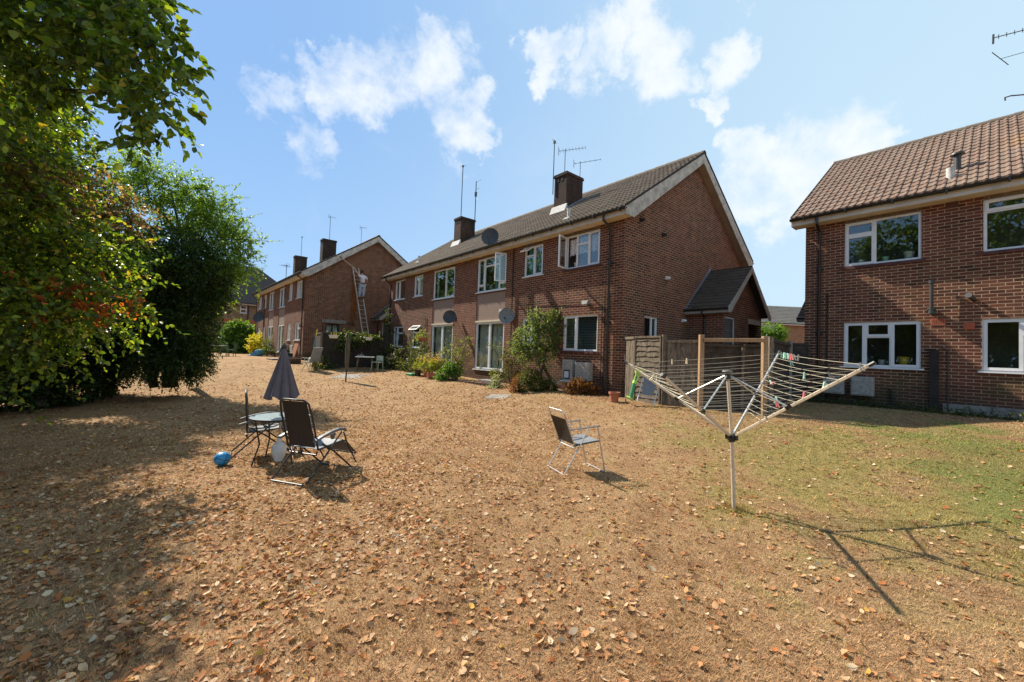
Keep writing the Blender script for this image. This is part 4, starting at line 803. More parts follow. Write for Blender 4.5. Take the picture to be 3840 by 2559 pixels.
mb = MB(); mb.prism([(1.85, 6.56+.1), (2.95, 7.30+.1), (2.95, 7.5), (1.85, 6.78)], -4.075, -4.03, lambda a, b, hh: (hh, a, b)); mb.prism([(1.85, 6.60), (2.95, 7.34), (2.95, 7.36), (1.85, 6.62)], -4.03, -3.86, lambda a, b, hh: (hh, a, b)); mb.build('chimney_flashing', 'lead', c1)
aerial(c1, (-4.78, 1.84, 7.5), 2.25, 'stub', 20, .018); aerial(c1, (-4.5, 2.2, 8.2), 1.2, 'yagi', 35, .014, 9, 1.1); aerial(c1, (-4.15, 2.75, 8.2), .75, 'yagi', 30, .012, 6, 1.1, elem=.08); 
aerial(c2, (-12.35, 2.3, 8.3), 3.1, 'stub', 120, .022); aerial(c2, (-11.86, 2.9, 7.0), 3.5, 'mast', 40, .024)
for (x, y, z) in ((-2.42, .25, 5.6), (-14.1, .75, 5.95)):
    mb = MB(); mb.tube([(x, y, z-.1), (x, y, z+.30)], .055, 10); mb.tube([(x, y, z+.26), (x, y, z+.31)], .07, 10); o = mb.build('vent_pipe', 'mortar_white', h, smooth=True)
    mb = MB(); mb.prism([(y-.16, z-.065), (y+.05, z+.075), (y+.05, z+.03), (y-.16, z-.11)], x-.12, x+.10, lambda a, b, hh: (hh, a, b)); mb.build('pipe_flashing', 'mortar_white', o)
porch(h, 1, 3.57, 7.35, 1.45, 2.60, 4.22)

# ---- right block
h = thing('brick_house', 'two-storey brick house with reddish tiled roof at the right edge', 'house', (8.1982, 11.4586, 0), R(-49.93)); HR = h
ZR = 4.82
wr = [(.87, 2.32, 3.56, 4.72), (3.29, 5.25, 3.56, 4.72)]; gr_ = [(.87, 2.32, .94, 2.08), (3.27, 5.2, .94, 2.08)]
house_shell(h, 0, 14.5, 8.5, ZR, wr+gr_, [], True, 'brick_right', 'tile_red')
window(h, TF, *wr[0], [(0, .41, .70, 1, 's'), (0, .41, 0, .70, 's'), (.41, 1, 0, 1, 'f')], sill='sill_tile', dress=[('pot', .22, 'white_plastic', .9), ('pot', .54, 'peg_mint', 1), ('pot', .84, 'white_plastic', 1.4)])
window(h, TF, *wr[1], [(0, .62, .78, 1, 's'), (0, .62, 0, .78, 'f'), (.62, 1, 0, 1, 'f')], sill='sill_tile')
window(h, TF, *gr_[0], [(0, .29, 0, 1, 's'), (.29, .64, .68, 1, 's'), (.29, .64, 0, .68, 'f'), (.64, 1, 0, 1, 's')], dress=[('pot', .78, 'yellow_plastic', 1.6), ('pot', .5, 'white_plastic', 1.0)])
window(h, TF, *gr_[1], [(0, .29, 0, 1, 's'), (.29, .64, .68, 1, 's'), (.29, .64, 0, .68, 'f'), (.64, 1, 0, 1, 's')])
for w_ in wr: mb = MB(); mb.box(w_[0], w_[1], .0, .05, 4.72, ZR-.013); mb.build('window_head_board', 'cream', h)
downpipe(h, .34, ZR, .36, straight=True)
mb = MB(); mb.tube([(.52, -.03, -.1), (.52, -.03, 2.9)], .02, 6); mb.build('wall_cable', 'dark_wood', h)
mb = MB(); mb.tube([(2.50, -.12, 2.30), (2.50, -.13, 2.95)], .035, 10); mb.tube([(2.50, -.13, 2.93), (2.50, -.13, 3.0)], .05, 10); mb.tube([(2.50, 0, 2.30), (2.50, -.17, 2.27)], .075, 12); mb.tube([(2.50, -.12, 2.22), (2.50, -.12, 2.36)], .07, 12); mb.build('boiler_flue', 'dish_grey', h, smooth=True)
mb = MB(); mb.tube([(3.16, 0, 2.50), (3.10, -.22, 2.58)], .045, 10); mb.tube([(3.10, -.20, 2.57), (3.08, -.28, 2.59)], .06, 10); mb.build('overflow_pipe', 'dish_grey', h)
for (x, z, w2, hh_) in ((2.60, 2.04, .24, .15), (3.08, 1.93, .17, .15)):
    mb = MB(); mb.box(x-w2/2, x+w2/2, -.012, -.001, z-hh_/2, z+hh_/2); o = mb.build('airbrick', 'orange_brick', h); k = MB()
    for i in range(7 if w2 > .2 else 1):
        for j in range(4 if w2 > .2 else 1):
            if w2 > .2: xx = x-w2/2+.03+i*.028; zz = z-hh_/2+.022+j*.03; k.box(xx, xx+.014, -.0135, -.0125, zz, zz+.016)
            else: k.box(x-.05, x+.05, -.02, -.0125, z-.04, z+.04)
    k.build('airbrick_holes', 'dark_wood' if w2 > .2 else 'orange_brick', o)
mb = MB(); mb.box(2.72, 2.92, -.006, -.001, 4.66, 4.80); mb.build('airbrick', 'sill_tile', h)
meterbox(h, 1.06, 1.50, .20, .68); meterbox(h, .48, .92, .20, .62)
mb = MB(); mb.box(2.47, 2.62, -.10, -.001, -.3, 1.38); mb.build('soil_pipe_boxing', 'dark_wood', h)
mb = MB(); mb.tube([(2.76, -.03, -.1), (2.76, -.03, 1.38), (2.62, -.03, 1.47)], .013, 6); mb.build('wall_cable', 'dish_grey', h); mb = MB(); mb.tube([(1.80, -.05, .42), (1.84, -.05, -.2)], .03, 7); mb.build('waste_pipe', 'dark_wood', h)
mb = MB(); mb.box(2.68, 4.2, -.03, -.001, -.3, .17); mb.build('cement_plinth', 'concrete', h)
mb = MB(); mb.box(.4, 2.3, -.35, -.05, -.25, .02); mb.build('gully_kerb', 'dark_wood', h)
for (x, y, z, s) in ((2.87, .70, 5.72, 1), (2.78, .22, 5.40, 0)):
    mb = MB(); mb.tube([(x, y, z-.1), (x, y, z+(.42 if s else .27))], .065 if s else .075, 12)
    if s: mb.lathe([(.13, .40), (.12, .44), (.02, .48)], 14, (x, y, z))
    o = mb.build('roof_flue' if s else 'roof_cowl', 'dish_grey' if s else 'mortar_white', h, smooth=True)
    mb = MB(); mb.prism([(y-.24, z-.13), (y+.22, z+.18), (y+.22, z+.15), (y-.24, z-.17)], x-.28, x+.30, lambda a, b, hh: (hh, a, b)); mb.build('flue_flashing', 'mortar_white', o)
porch(h, -1, 3.57, 7.35, 1.15, 2.55, 4.0)
# aerials reaching in at the top right edge, fixed to the right block's chimney
mb_c = chimney(h, 4.95, 5.6, 2.3, 3.3, 6.6, 8.9)
def w2r(px, py, Y): P = at(px, py, Y); return inh(P[0], P[1], P[2], HR)
Yc = 8.6
mb = MB(); pm = w2r(3960, 330, Yc); base_ = Vector((5.2, 2.6, 8.6)); mb.tube([base_, Vector((pm.x+.3, pm.y, 8.6)), w2r(3965, 90, Yc)], .02, 6)
mb.tube([w2r(3970, 80, Yc), w2r(3730, 142, Yc)], .010, 5); mb.tube([w2r(3725, 130, Yc), w2r(3724, 165, Yc)], .018, 5)
for k in range(7): a = w2r(3745+30*k, 138-8*k, Yc); mb.tube([a+Vector((0, 0, -.05)), a+Vector((0, 0, .05))], .008, 4)
mb.tube([w2r(3720, 197, Yc), w2r(3782, 244, Yc)], .008, 4); mb.tube([w2r(3750, 222, Yc), w2r(3970, 160, Yc)], .007, 4)
mb.tube([w2r(3970, 345, Yc), w2r(3790, 360, Yc), w2r(3768, 367, Yc), w2r(3770, 378, Yc)], .014, 5); mb.build('tv_aerial', 'dish_grey', mb_c)

# ---- left block
h = thing('brick_house', 'farther two-storey brick block whose gable carries the ladder', 'house', (-12.4925, 24.4907, .2014), R(-48.812)); HL = h
s = .947
wl = [(a*s, b*s, c, d) for a, b, c, d in wins]; gl = [(a*s, b*s, c, d) for a, b, c, d in gnd]
hl = [w_ for i, w_ in enumerate(wl) if i not in (2, 3)]+gl+[(-10.98*s, -9.05*s, .27, top), (-7.26*s, -5.35*s, .27, top)]
gL_ = (1.22, 2.05, 1.1, 2.2)
house_shell(h, -15.32, 0, 8.5, ZE, hl, [gL_], True, 'brick', 'tile_grey')
for i, w_ in enumerate(wl):
    window(h, TF, *w_, [(0, .5, 0, 1, 's'), (.5, 1, 0, 1, 'f')] if i != 5 else [(0, .33, 0, 1, 's'), (.33, .66, 0, 1, 'f'), (.66, 1, 0, 1, 's')], dress=[('curtain', .05, .95, 0, 1)])
for i, w_ in enumerate(gl): window(h, TF, *w_, [(0, .5, 0, 1, 's'), (.5, 1, 0, .65, 'f'), (.5, 1, .65, 1, 's')], dress=[('curtain', .05, .3, 0, 1)])
window(h, TG, *gL_, [(0, .5, 0, 1, 'f'), (.5, 1, 0, 1, 'f')], sill=None, frame='dark_wood', dress=[('curtain', .05, .95, 0, 1)])
for a0, a1 in ((-10.98*s, -9.05*s), (-7.26*s, -5.35*s)):
    window(h, TF, a0, a1, .27, 2.20, [(0, .5, 0, 1, 's'), (.5, 1, 0, 1, 's')], name='patio_door', dress=[('curtain', .4, .9, 0, 1)]); mb = MB(); mb.box(a0, a1, .03, .09, 2.203, 3.38); mb.build('render_panel', 'render', h)
for w_ in wl: mb = MB(); mb.box(w_[0], w_[1], .0, .05, top, ZE-.013); mb.build('window_head_board', 'cream', h)
downpipe(h, -.3, ZE, .36); downpipe(h, -15.0, ZE, .36); dish(h, -12.6, 3.05, .45, out=.3, az=50)
mb = MB(); mb.box(.001, .05, 1.0, 2.45, 2.26, 2.48); mb.build('gable_lintel', 'concrete', h)
m_, t, o = mat('rust_run'); v = objc(t); sp = t.t.nodes.new('ShaderNodeSeparateXYZ'); t.link(v, sp.inputs[0])
ed = t.math('MULTIPLY', t.ss(t.math('ABSOLUTE', t.math('SUBTRACT', sp.outputs[1], 2.86)), .26, .05), t.ss(t.noise(v, 3, 5), .18, .6)); ed = t.math('MULTIPLY', ed, t.ss(sp.outputs[2], 1.9, 2.9)); ed = t.math('MULTIPLY', ed, t.ss(sp.outputs[2], 5.7, 5.2))
d_ = t.t.nodes.new('ShaderNodeBsdfDiffuse'); d_.inputs[0].default_value = (.26, .085, .02, 1); tr = t.t.nodes.new('ShaderNodeBsdfTransparent'); mx = t.t.nodes.new('ShaderNodeMixShader')
t.link(t.math('MULTIPLY', ed, .8), mx.inputs[0]); t.link(tr.outputs[0], mx.inputs[1]); t.link(d_.outputs[0], mx.inputs[2]); t.link(mx.outputs[0], o.inputs[0])
mb = MB(); mb.add([(.004, 2.5, 1.8), (.004, 3.22, 1.8), (.004, 3.22, 5.8), (.004, 2.5, 5.8)], [(0, 1, 2, 3)]); mb.build('rust_streak', 'rust_run', h)
meterbox(h, -2.1, -1.5, .1, .8, pipes=False); meterbox(h, -4.1, -3.5, .1, .8, pipes=False)
mb = MB(); mb.tube([(.03, 1.05, .2), (.03, 1.05, 2.3), (.03, 3.0, 2.3)], .02, 6); mb.build('wall_cable', 'dark_wood', h); mb = MB(); mb.tube([(-12, -.03, .2), (-12, -.03, 4.5)], .03, 6); mb.build('waste_pipe', 'dark_wood', h)
P1 = [0, 0]
def onroofL(px, py, y):                                    # chimney base located on the near roof slope, y = distance in from the facade
    an = R(-48.812); n_ = np.array([-math.sin(an), math.cos(an), 0]); C0 = np.array([-12.4925, 24.4907, .2014]); v = ray(px, py); t_ = ((C0-EYE)@n_+y)/(v@n_); P = EYE+v*t_
    return inh(P[0], P[1], P[2], HL)
for (pl, pr_, pb, pt, ya) in ((1202, 1242, 978, 905, 2.2), (1101, 1134, 1020, 966, 2.2)):
    a = onroofL(pl, pt, ya); xx = a.x; c_ = chimney(h, xx, xx+.62, ya, ya+.95, 6.2, a.z+.1)
    aerial(c_, (xx+.4, ya+.5, a.z), 1.9, 'yagi' if pl > 1150 else 'stub', 100, .018, 3, .5)
b = onroofL(1070, 1090, -.1); aerial(h, (b.x, -.1, 4.0), 2.3, 'yagi', 200, .02, 5, .6, elem=.3)
b = onroofL(1362, 905, 3.6); aerial(h, (-.35, 3.3, 6.8), 2.0, 'yagi', 60, .012, 4, .4)
porch(h, 1, 4.1, 7.9, 1.3, 2.70, 4.3)

# ---- far buff house behind the left block
def farhouse(label, P, rz, x0, x1, Dp, ze, hip, mw, mr, winlist, band=None, slope=.8):
    h = thing('brick_house', label, 'house', P, rz); mb = MB()
    wall_grid(mb, TF, x0, x1, -1, ze, [w_[:4] for w_ in winlist]); mb.add([(x0, 0, -1), (x0, Dp, -1), (x0, Dp, ze), (x0, 0, ze)], [(0, 1, 2, 3)]); mb.add([(x1, 0, -1), (x1, Dp, -1), (x1, Dp, ze), (x1, 0, ze)], [(0, 1, 2, 3)]); mb.add([(x0, Dp, -1), (x1, Dp, -1), (x1, Dp, ze), (x0, Dp, ze)], [(0, 1, 2, 3)]); mb.build('wall', mw, h)
    z1 = ze+Dp/2*slope; hp = hip; rf = MB(); e = .35
    L_ = math.hypot(Dp/2+e, (Dp/2+e)*slope); a = math.atan(slope)
    if hp == 0:
        tile_roof(rf, (x0-e, -e, ze-.05), (1, 0, 0), (0, math.cos(a), math.sin(a)), x1-x0+2*e, L_, .33, .37); tile_roof(rf, (x1+e, Dp+e, ze-.05), (-1, 0, 0), (0, -math.cos(a), math.sin(a)), x1-x0+2*e, L_, .33, .37); build_uv(rf, 'roof', mr, h)
        mb = MB()
        for X in (x0, x1): mb.add([(X, 0, ze), (X, Dp, ze), (X, Dp/2, z1-.1)], [(0, 1, 2)])
        mb.build('gable_wall', mw, h)
    else:
        vs = [(x0-e, -e, ze), (x1+e, -e, ze), (x1+e, Dp+e, ze), (x0-e, Dp+e, ze), (x0+hp, Dp/2, z1), (x1-hp, Dp/2, z1)]; rf.add(vs, [(0, 1, 5, 4), (1, 2, 5), (2, 3, 4, 5), (3, 0, 4), (0, 3, 2, 1)]); rf.build('roof', 'tile_plain', h)
    mb = MB(); mb.box(x0-e, x1+e, -e-.02, -e+.01, ze-.2, ze-.01); mb.build('fascia', 'white_plastic', h)
    mb = MB(); mb.box(x0-e, x1+e, -e-.12, -e-.03, ze-.1, ze+.0); mb.build('gutter', 'black_plastic', h)
    for w_ in winlist: window(h, TF, *w_[:4], w_[4], dress=w_[5] if len(w_) > 5 else None, sill='upvc')
    if band is not None: mb = MB(); mb.box(x0, x1, -.02, -.001, band, band+.22); mb.build('brick_band', 'orange_brick', h)
    return h
plain('tile_plain', (.045, .036, .030), .9, var=.3, sc=12)
Yb = 42.0; P = at(963, 1147, Yb); z_e = P[2]
dirn = np.array([.763, .646]); gzb = float(gz(P[0], P[1]))
# local x along (.763,.646): rotation = atan2(.646,.763)
rzb = math.atan2(.646, .763)
def xb(px, py=1150):                                        # local x of a pixel column on that wall
    v = ray(px, py); n_ = np.array([-.646, .763, 0]); t_ = ((P-EYE)@n_)/(v@n_); Q = EYE+v*t_; return (Q-P)@np.array([.763, .646, 0]), Q[2]
xw0, zw1 = xb(901, 1145); xw1, zw0 = xb(925, 1176); xd, _ = xb(932); _, zbnd = xb(905, 1205)
hb_ = farhouse('buff brick house with dark hipped roof far behind the dark evergreen tree', (P[0], P[1], gzb), rzb, -14, 5, 9, z_e-gzb+.15, 4.5, 'brick_buff', 'tile_dark',
    [(xw0, xw1, zw0-gzb, zw1-gzb, [(0, 1, 0, .5, 's'), (0, 1, .5, 1, 's')]), (xw0-4.5, xw0-3.4, zw0-gzb, zw1-gzb, [(0, 1, 0, .5, 's'), (0, 1, .5, 1, 's')]), (1.2, 2.6, .9, 2.1, [(0, .5, 0, 1, 's'), (.5, 1, 0, 1, 's')])], band=zbnd-gzb-.1, slope=1.0)
mb = MB(); mb.tube([(xd, -.06, .1), (xd, -.06, z_e-gzb-.1)], .05, 8); mb.build('downpipe', 'black_plastic', hb_)
# ---- far house seen between the middle and right blocks
Pf = at(2990, 1219, 44); gzf = 0.0
farhouse('orange brick house with grey tiled roof seen in the gap between two blocks', (Pf[0], Pf[1], gzf), R(4), -9, 5, 7.0, Pf[2]+.1, 0, 'brick_orange', 'tile_far', [(-4.2, -2.05, 2.9, Pf[2]-.15, [(0, .6, 0, 1, 's'), (.6, 1, 0, 1, 'f')])], slope=.62)

# ================================================================ things on the lawn
# ---- rotary airer
HUB = np.array([2.500, 4.614, .106]); CAP = np.array([2.431, 4.60, .835]); BASE = np.array([2.545, 4.62, float(gz(2.545, 4.62))-.03])
tips = [at(2488, 1411, 3.838), at(3266, 1368, 3.60), at(2921, 1325, 5.32), at(2350, 1362, 5.58)]
air = thing('rotary_airer', 'open rotary clothes airer with four metal arms and many lines on the lawn', 'clothes airer', BASE)
def L_(p, o=BASE): return np.array(p, float)-np.array(o, float)
mb = MB(); mb.tube([L_(BASE), L_(HUB)], .021, 12); mb.tube([L_(HUB), L_(CAP)], .018, 12); mb.build('pole', 'alu_pole', air, smooth=True) if 'alu_pole' in M else None
if 'alu_pole' not in M:
    plain('alu_pole', (.60, .50, .37), .45, metal=.2, var=.12, sc=8); mb.build('pole', 'alu_pole', air, smooth=True)
dvec = (CAP-HUB)/np.linalg.norm(CAP-HUB)
mb = MB(); mb.tube([L_(HUB-dvec*.05), L_(HUB-dvec*.045), L_(HUB+dvec*.02), L_(HUB+dvec*.03)], [.030, .036, .040, .026], 14)
for t_ in tips:
    d = (t_-HUB); d[2] = 0; d /= np.linalg.norm(d); mb.bar(L_(HUB+d*.02), L_(HUB+d*.065), .03, .05)
mb.build('hub', 'black_plastic', air, smooth=False)
mb = MB(); mb.tube([L_(CAP-dvec*.09), L_(CAP-dvec*.02), L_(CAP)], [.03, .034, .022], 12); mb.build('top_cap', 'black_plastic', air)
mb = MB()
k1 = L_(CAP); mb.lathe([(.0, .018), (.05, .014), (.055, .0), (.03, -.01)][::-1], 12, tuple(k1)); mb.build('cap_lid', 'dish_light', air, smooth=True)
def apt(i, f):                                            # point on arm i at fraction f
    return HUB+(tips[i]-HUB)*f
for i in range(4):
    s0 = apt(i, .035); mb = MB(); w_ = .024
    mb.bar(L_(s0), L_(tips[i]), .020, .028); a = mb.build('arm', 'alu' if i in (2,) else 'alu_pole', air, bevel=.003)
    mb = MB(); dd = (tips[i]-HUB)/np.linalg.norm(tips[i]-HUB); mb.tube([L_(tips[i]-dd*.02), L_(tips[i]+dd*.035)], .018, 8); mb.build('arm_tip', 'dish_grey', a)
    mb = MB()
    for j in range(13): f = .30+.68*j/12; p = apt(i, f); mb.box(*(sum(([q-.006, q+.006] for q in L_(p)), []))[:4], L_(p)[2]+.010, L_(p)[2]+.020)
    mb.build('line_notches', 'black_plastic', a)
    mb = MB(); mb.tube([L_(CAP-dvec*.03), L_(apt(i, .47))], .009, 8); mb.build('strut', 'alu', air, smooth=True)
    mb = MB(); p = apt(i, .47); mb.bar(L_(p-dd*.03), L_(p+dd*.03), .032, .04); mb.build('strut_slider', 'black_plastic', air)
def rpt(i, f, t_):                                         # point on the line between arm i and i+1
    a = apt(i, f); b = apt((i+1) % 4, f); p = a+(b-a)*t_; p = p.copy(); p[2] += .012-.035*f*4*t_*(1-t_)*(.6+.4*math.sin(f*37)); return p
for j in range(13):
    f = .30+.68*j/12; mb = MB(); pts = []
    for i in range(4):
        for k in range(6): pts.append(L_(rpt(i, f, k/6)))
    pts.append(pts[0]); mb.tube(pts, .0021, 5, False); mb.build('line', 'cord', air)
mb = MB(); mb.tube([L_(p) for p in (apt(2, .26), at(2815, 1550, 4.6), at(2850, 1576, 4.3), apt(1, .24))], .0026, 5); mb.build('loose_line', 'cord', air)
def peg(i, f, t_, m_, label, group, tilt=0, sp=.02):
    p = rpt(i, f, t_); o = thing('clothes_peg', label, 'clothes peg', p, random.random()*3, group); mb = MB()
    c, s_ = math.cos(tilt), math.sin(tilt)
    for sg in (-1, 1): mb.bar((sg*.003+s_*.03, 0, .025*c), (sg*sp*.7-s_*.05, 0, -.05*c), .011, .009)
    mb.build('prongs', m_, o); mb = MB(); mb.bar((-.008, 0, .002), (.008, 0, .002), .014, .006); mb.build('spring', 'steel', o)
for k, t_ in enumerate((.05, .085, .10, .115, .135, .16)): peg(1, .98, 1-t_, 'peg_mint', 'one of the mint green pegs in the tight row beside the raised far arm tip', 'mint pegs in a row near the far arm tip', (k-2)*.08)
for k, t_ in enumerate((.19, .205)): peg(1, .98, 1-t_, 'peg_pink', 'one of the two pink pegs next to the row of mint pegs', 'pink pegs beside the mint row', .1*k)
peg(1, .98, .76, 'peg_grey', 'grey peg just right of the pink pair on the outermost line', 'loose pegs on the airer', .2); peg(1, .98, .70, 'peg_grey', 'second grey peg right of the pink pair on the outermost line', 'loose pegs on the airer', -.2)
peg(1, .92, .75, 'peg_mint', 'mint peg hanging one line below the grey pegs near the far arm', 'loose pegs on the airer', .3)
peg(1, .64, .82, 'peg_mint', 'mint peg lying along an inner line close to the bright far arm', 'loose pegs on the airer', .9); peg(1, .64, .76, 'peg_pink', 'pink peg lying along an inner line close to the bright far arm', 'loose pegs on the airer', 1.1)
peg(1, .80, .42, 'peg_mint', 'splayed mint peg halfway between the two raised right arms', 'loose pegs on the airer', 0, .03); peg(1, .86, .18, 'peg_grey', 'grey peg close to the right arm in the middle lines', 'loose pegs on the airer', .6); peg(1, .75, .06, 'peg_mint', 'pale mint peg touching the right arm', 'loose pegs on the airer', 0, .03)
peg(1, .62, .10, 'peg_pink', 'pink peg hanging next to the lower right arm', 'loose pegs on the airer', 0, .03); peg(1, .50, .42, 'peg_mint', 'pale mint peg low down among the inner lines', 'loose pegs on the airer', 0, .03); peg(1, .46, .30, 'peg_pink', 'pink peg low down among the inner lines', 'loose pegs on the airer', .4); peg(1, .46, .10, 'peg_grey', 'grey peg low down by the right arm', 'loose pegs on the airer', .7)
peg(0, .98, .97, 'peg_grey', 'grey peg at the tip of the right arm before the window', 'loose pegs on the airer', .3); peg(2, .98, .70, 'peg_wood', 'tilted wooden peg on the back line in front of the lap fence panel', 'wooden pegs on the airer', .5); peg(2, .98, .60, 'peg_wood', 'upright wooden peg on the back line in front of the gate boards', 'wooden pegs on the airer', 0)
peg(3, .92, .62, 'peg_wood', 'wooden peg among the left lines above the folded chair', 'wooden pegs on the airer', .5); peg(3, .92, .70, 'peg_wood', 'second wooden peg among the left lines above the folded chair', 'wooden pegs on the airer', .5); peg(3, .98, .22, 'peg_wood', 'wooden peg near the left arm tip above the green toy', 'wooden pegs on the airer', .6)

# ---- sling chairs
def frame_place(t_, P, az):                                # local y forward
    t_.location = Vector([float(q) for q in P]); t_.rotation_euler = (0, 0, az-math.pi/2)
def sheet(mb, a, b, c, d, th=.006, sag=.03, n=6):          # quad cloth a-b bottom, d-c top, sagging
    a, b, c, d = [Vector(q) for q in (a, b, c, d)]; nn = (b-a).cross(d-a).normalized(); vs = []
    for i in range(n+1):
        for j in range(n+1):
            u_, v_ = i/n, j/n; p = (a*(1-u_)+b*u_)*(1-v_)+(d*(1-u_)+c*u_)*v_; p = p-nn*sag*math.sin(math.pi*u_)*math.sin(math.pi*v_)**.5; vs.append(p)
    k = n+1; mb.add(vs, [(i*k+j, (i+1)*k+j, (i+1)*k+j+1, i*k+j+1) for i in range(n) for j in range(n)])
    mb.add([v+nn*th for v in vs], [(i*k+j, i*k+j+1, (i+1)*k+j+1, (i+1)*k+j) for i in range(n) for j in range(n)])
def recliner(name, label, P, az, seatmat, lean=1.0):
    ln = lambda y: -.16+(y+.16)*lean
    t_ = thing(name, label, 'reclining chair', P, 0, 'black reclining garden chairs'); frame_place(t_, P, az)
    m_ = MB(); w2 = .255
    back = [(a, ln(b), c) for a, b, c in [(-w2, -.16, .42), (-w2, -.30, .90), (-w2+.02, -.345, 1.05), (-w2+.08, -.355, 1.09), (w2-.08, -.355, 1.09), (w2-.02, -.345, 1.05), (w2, -.30, .90), (w2, -.16, .42)]]
    m_.tube(back, .013, 8); m_.build('back_frame', 'black_frame', t_, smooth=True)
    for s_ in (-1, 1):
        m_ = MB(); m_.tube([(s_*.285, -.38, .015), (s_*.285, .10, .47), (s_*.285, .24, .60)], .012, 8); m_.build('leg', 'black_frame', t_, smooth=True)
        m_ = MB(); m_.tube([(s_*.275, .52, .015), (s_*.275, .10, .36), (s_*.275, -.12, .50)], .012, 8); m_.build('leg', 'black_frame', t_, smooth=True)
        m_ = MB(); m_.tube([(s_*.295, .26, .60), (s_*.295, .36, .40), (s_*.295, .56, .10)], .010, 8); m_.build('leg', 'black_frame', t_, smooth=True)
        m_ = MB(); vs = [(-.28, .56, .032), (-.15, .60, .036), (0, .635, .034), (.16, .655, .034), (.27, .64, .030), (.30, .615, .02)]
        pts = [(y, z+.012) for y, z, q in vs]+[(y, z-.022) for y, z, q in vs][::-1]; m_.prism(pts, s_*.295-.03, s_*.295+.03, lambda a, b, hh: (hh, a, b)); m_.prism([(.02, .60), (.10, .61), (.07, .53), (.03, .53)], s_*.295-.02, s_*.295+.02, lambda a, b, hh: (hh, a, b)); m_.build('armrest', 'arm_plastic', t_, bevel=.008)
        m_ = MB(); m_.tube([(s_*w2, -.16, .42), (s_*w2, .30, .46), (s_*w2, .36, .45), (s_*w2, .60, .22)], .012, 8); m_.build('seat_frame', 'black_frame', t_, smooth=True)
    for y, z, ww in ((-.38, .015, .285), (.52, .015, .275), (.60, .22, w2), (-.18, .40, w2)):
        m_ = MB(); m_.tube([(-ww, y, z), (-ww*.9, y+(.02 if y == -.18 else 0), z-(.05 if y == -.18 else 0)), (ww*.9, y+(.02 if y == -.18 else 0), z-(.05 if y == -.18 else 0)), (ww, y, z)], .012, 8); m_.build('cross_bar', 'dish_grey' if z < .1 else 'black_frame', t_, smooth=True)
    m_ = MB(); sheet(m_, (-w2+.04, -.17, .45), (w2-.04, -.17, .45), (w2-.05, ln(-.345), 1.07), (-w2+.05, ln(-.345), 1.07)); m_.build('backrest', 'sling_black', t_, smooth=True)
    m_ = MB(); sheet(m_, (-w2+.03, -.14, .42), (w2-.03, -.14, .42), (w2-.03, .32, .46), (-w2+.03, .32, .46)); m_.build('seat', seatmat, t_, smooth=True)
    m_ = MB(); sheet(m_, (-w2+.03, .34, .46), (w2-.03, .34, .46), (w2-.03, .59, .23), (-w2+.03, .59, .23), sag=.015); m_.build('leg_rest', seatmat, t_, smooth=True)
    for s_ in (-1, 1):
        m_ = MB()
        for k in range(16): z_ = .50+.035*k; y_ = ln(-.16-(z_-.42)*.29); m_.tube([(s_*w2, y_, z_), (s_*(w2-.045), y_, z_+.012)], .003, 4)
        for k in range(10): y_ = -.10+.04*k; m_.tube([(s_*w2, y_, .43+.08*(y_+.1)), (s_*(w2-.04), y_+.015, .43+.08*(y_+.1))], .003, 4)
        m_.build('lacing', 'steel', t_)
    return t_
pc = np.array([-2.72, 5.72]); recliner('reclining_chair', 'black reclining chair with its back to the viewer in front of the round table', (pc[0], pc[1], float(gz(*pc))), R(72), 'sling_grey')
pc = np.array([-4.22, 6.95]); recliner('reclining_chair', 'black reclining chair seen edge on at the left side of the round table', (pc[0], pc[1], float(gz(*pc))), R(32), 'sling_black', .25)
def folding_chair(label, P, az, fold=False):
    t_ = thing('folding_chair', label, 'folding chair', P); frame_place(t_, P, az); w2 = .225; r_ = .0105
    m_ = MB(); m_.tube([(-w2, -.18, .40), (-w2, -.36, .84), (-w2+.04, -.375, .875), (w2-.04, -.375, .875), (w2, -.36, .84), (w2, -.18, .40)], r_, 8); m_.build('back_frame', 'alu', t_, smooth=True)
    m_ = MB(); sheet(m_, (-w2+.005, -.185, .42), (w2-.005, -.185, .42), (w2-.005, -.33, .765), (-w2+.005, -.33, .765), sag=.02); m_.build('backrest', 'sling_black', t_, smooth=True)
    m_ = MB(); sheet(m_, (-w2, -.19, .41), (w2, -.19, .41), (w2, .21, .455), (-w2, .21, .455), sag=.02); m_.build('seat', 'sling_grey', t_, smooth=True)
    for s_ in (-1, 1):
        m_ = MB(); m_.tube([(s_*w2, -.20, .40), (s_*w2, .22, .45)], r_, 8); m_.build('seat_rail', 'dish_grey', t_, smooth=True)
        m_ = MB(); m_.bar((s_*(w2+.02), -.27, .62), (s_*(w2+.02), .20, .665), .028, .018); m_.build('armrest', 'steel', t_, bevel=.004)
        m_ = MB(); m_.tube([(s_*(w2+.02), .17, .655), (s_*(w2+.02), .31, .012)], r_, 8); m_.build('leg', 'alu', t_, smooth=True)
        m_ = MB(); m_.tube([(s_*(w2+.005), .03, .63), (s_*(w2+.005), -.12, .36), (s_*(w2+.005), -.34, .012)], r_, 8); m_.build('leg', 'alu', t_, smooth=True)
    for y, z in ((-.34, .012), (.31, .012)): m_ = MB(); m_.tube([(-w2-.01, y, z), (w2+.01, y, z)], r_, 8); m_.build('floor_bar', 'alu', t_, smooth=True)
    m_ = MB(); m_.tube([(-w2, -.16, .40), (-w2+.03, -.17, .36), (w2-.03, -.17, .36), (w2, -.16, .40)], r_, 8); m_.build('cross_bar', 'alu', t_, smooth=True)
    return t_
pc = np.array([1.00, 5.96]); folding_chair('small silver framed folding chair with dark sling standing alone on the lawn', (pc[0], pc[1], float(gz(*pc))), R(22))

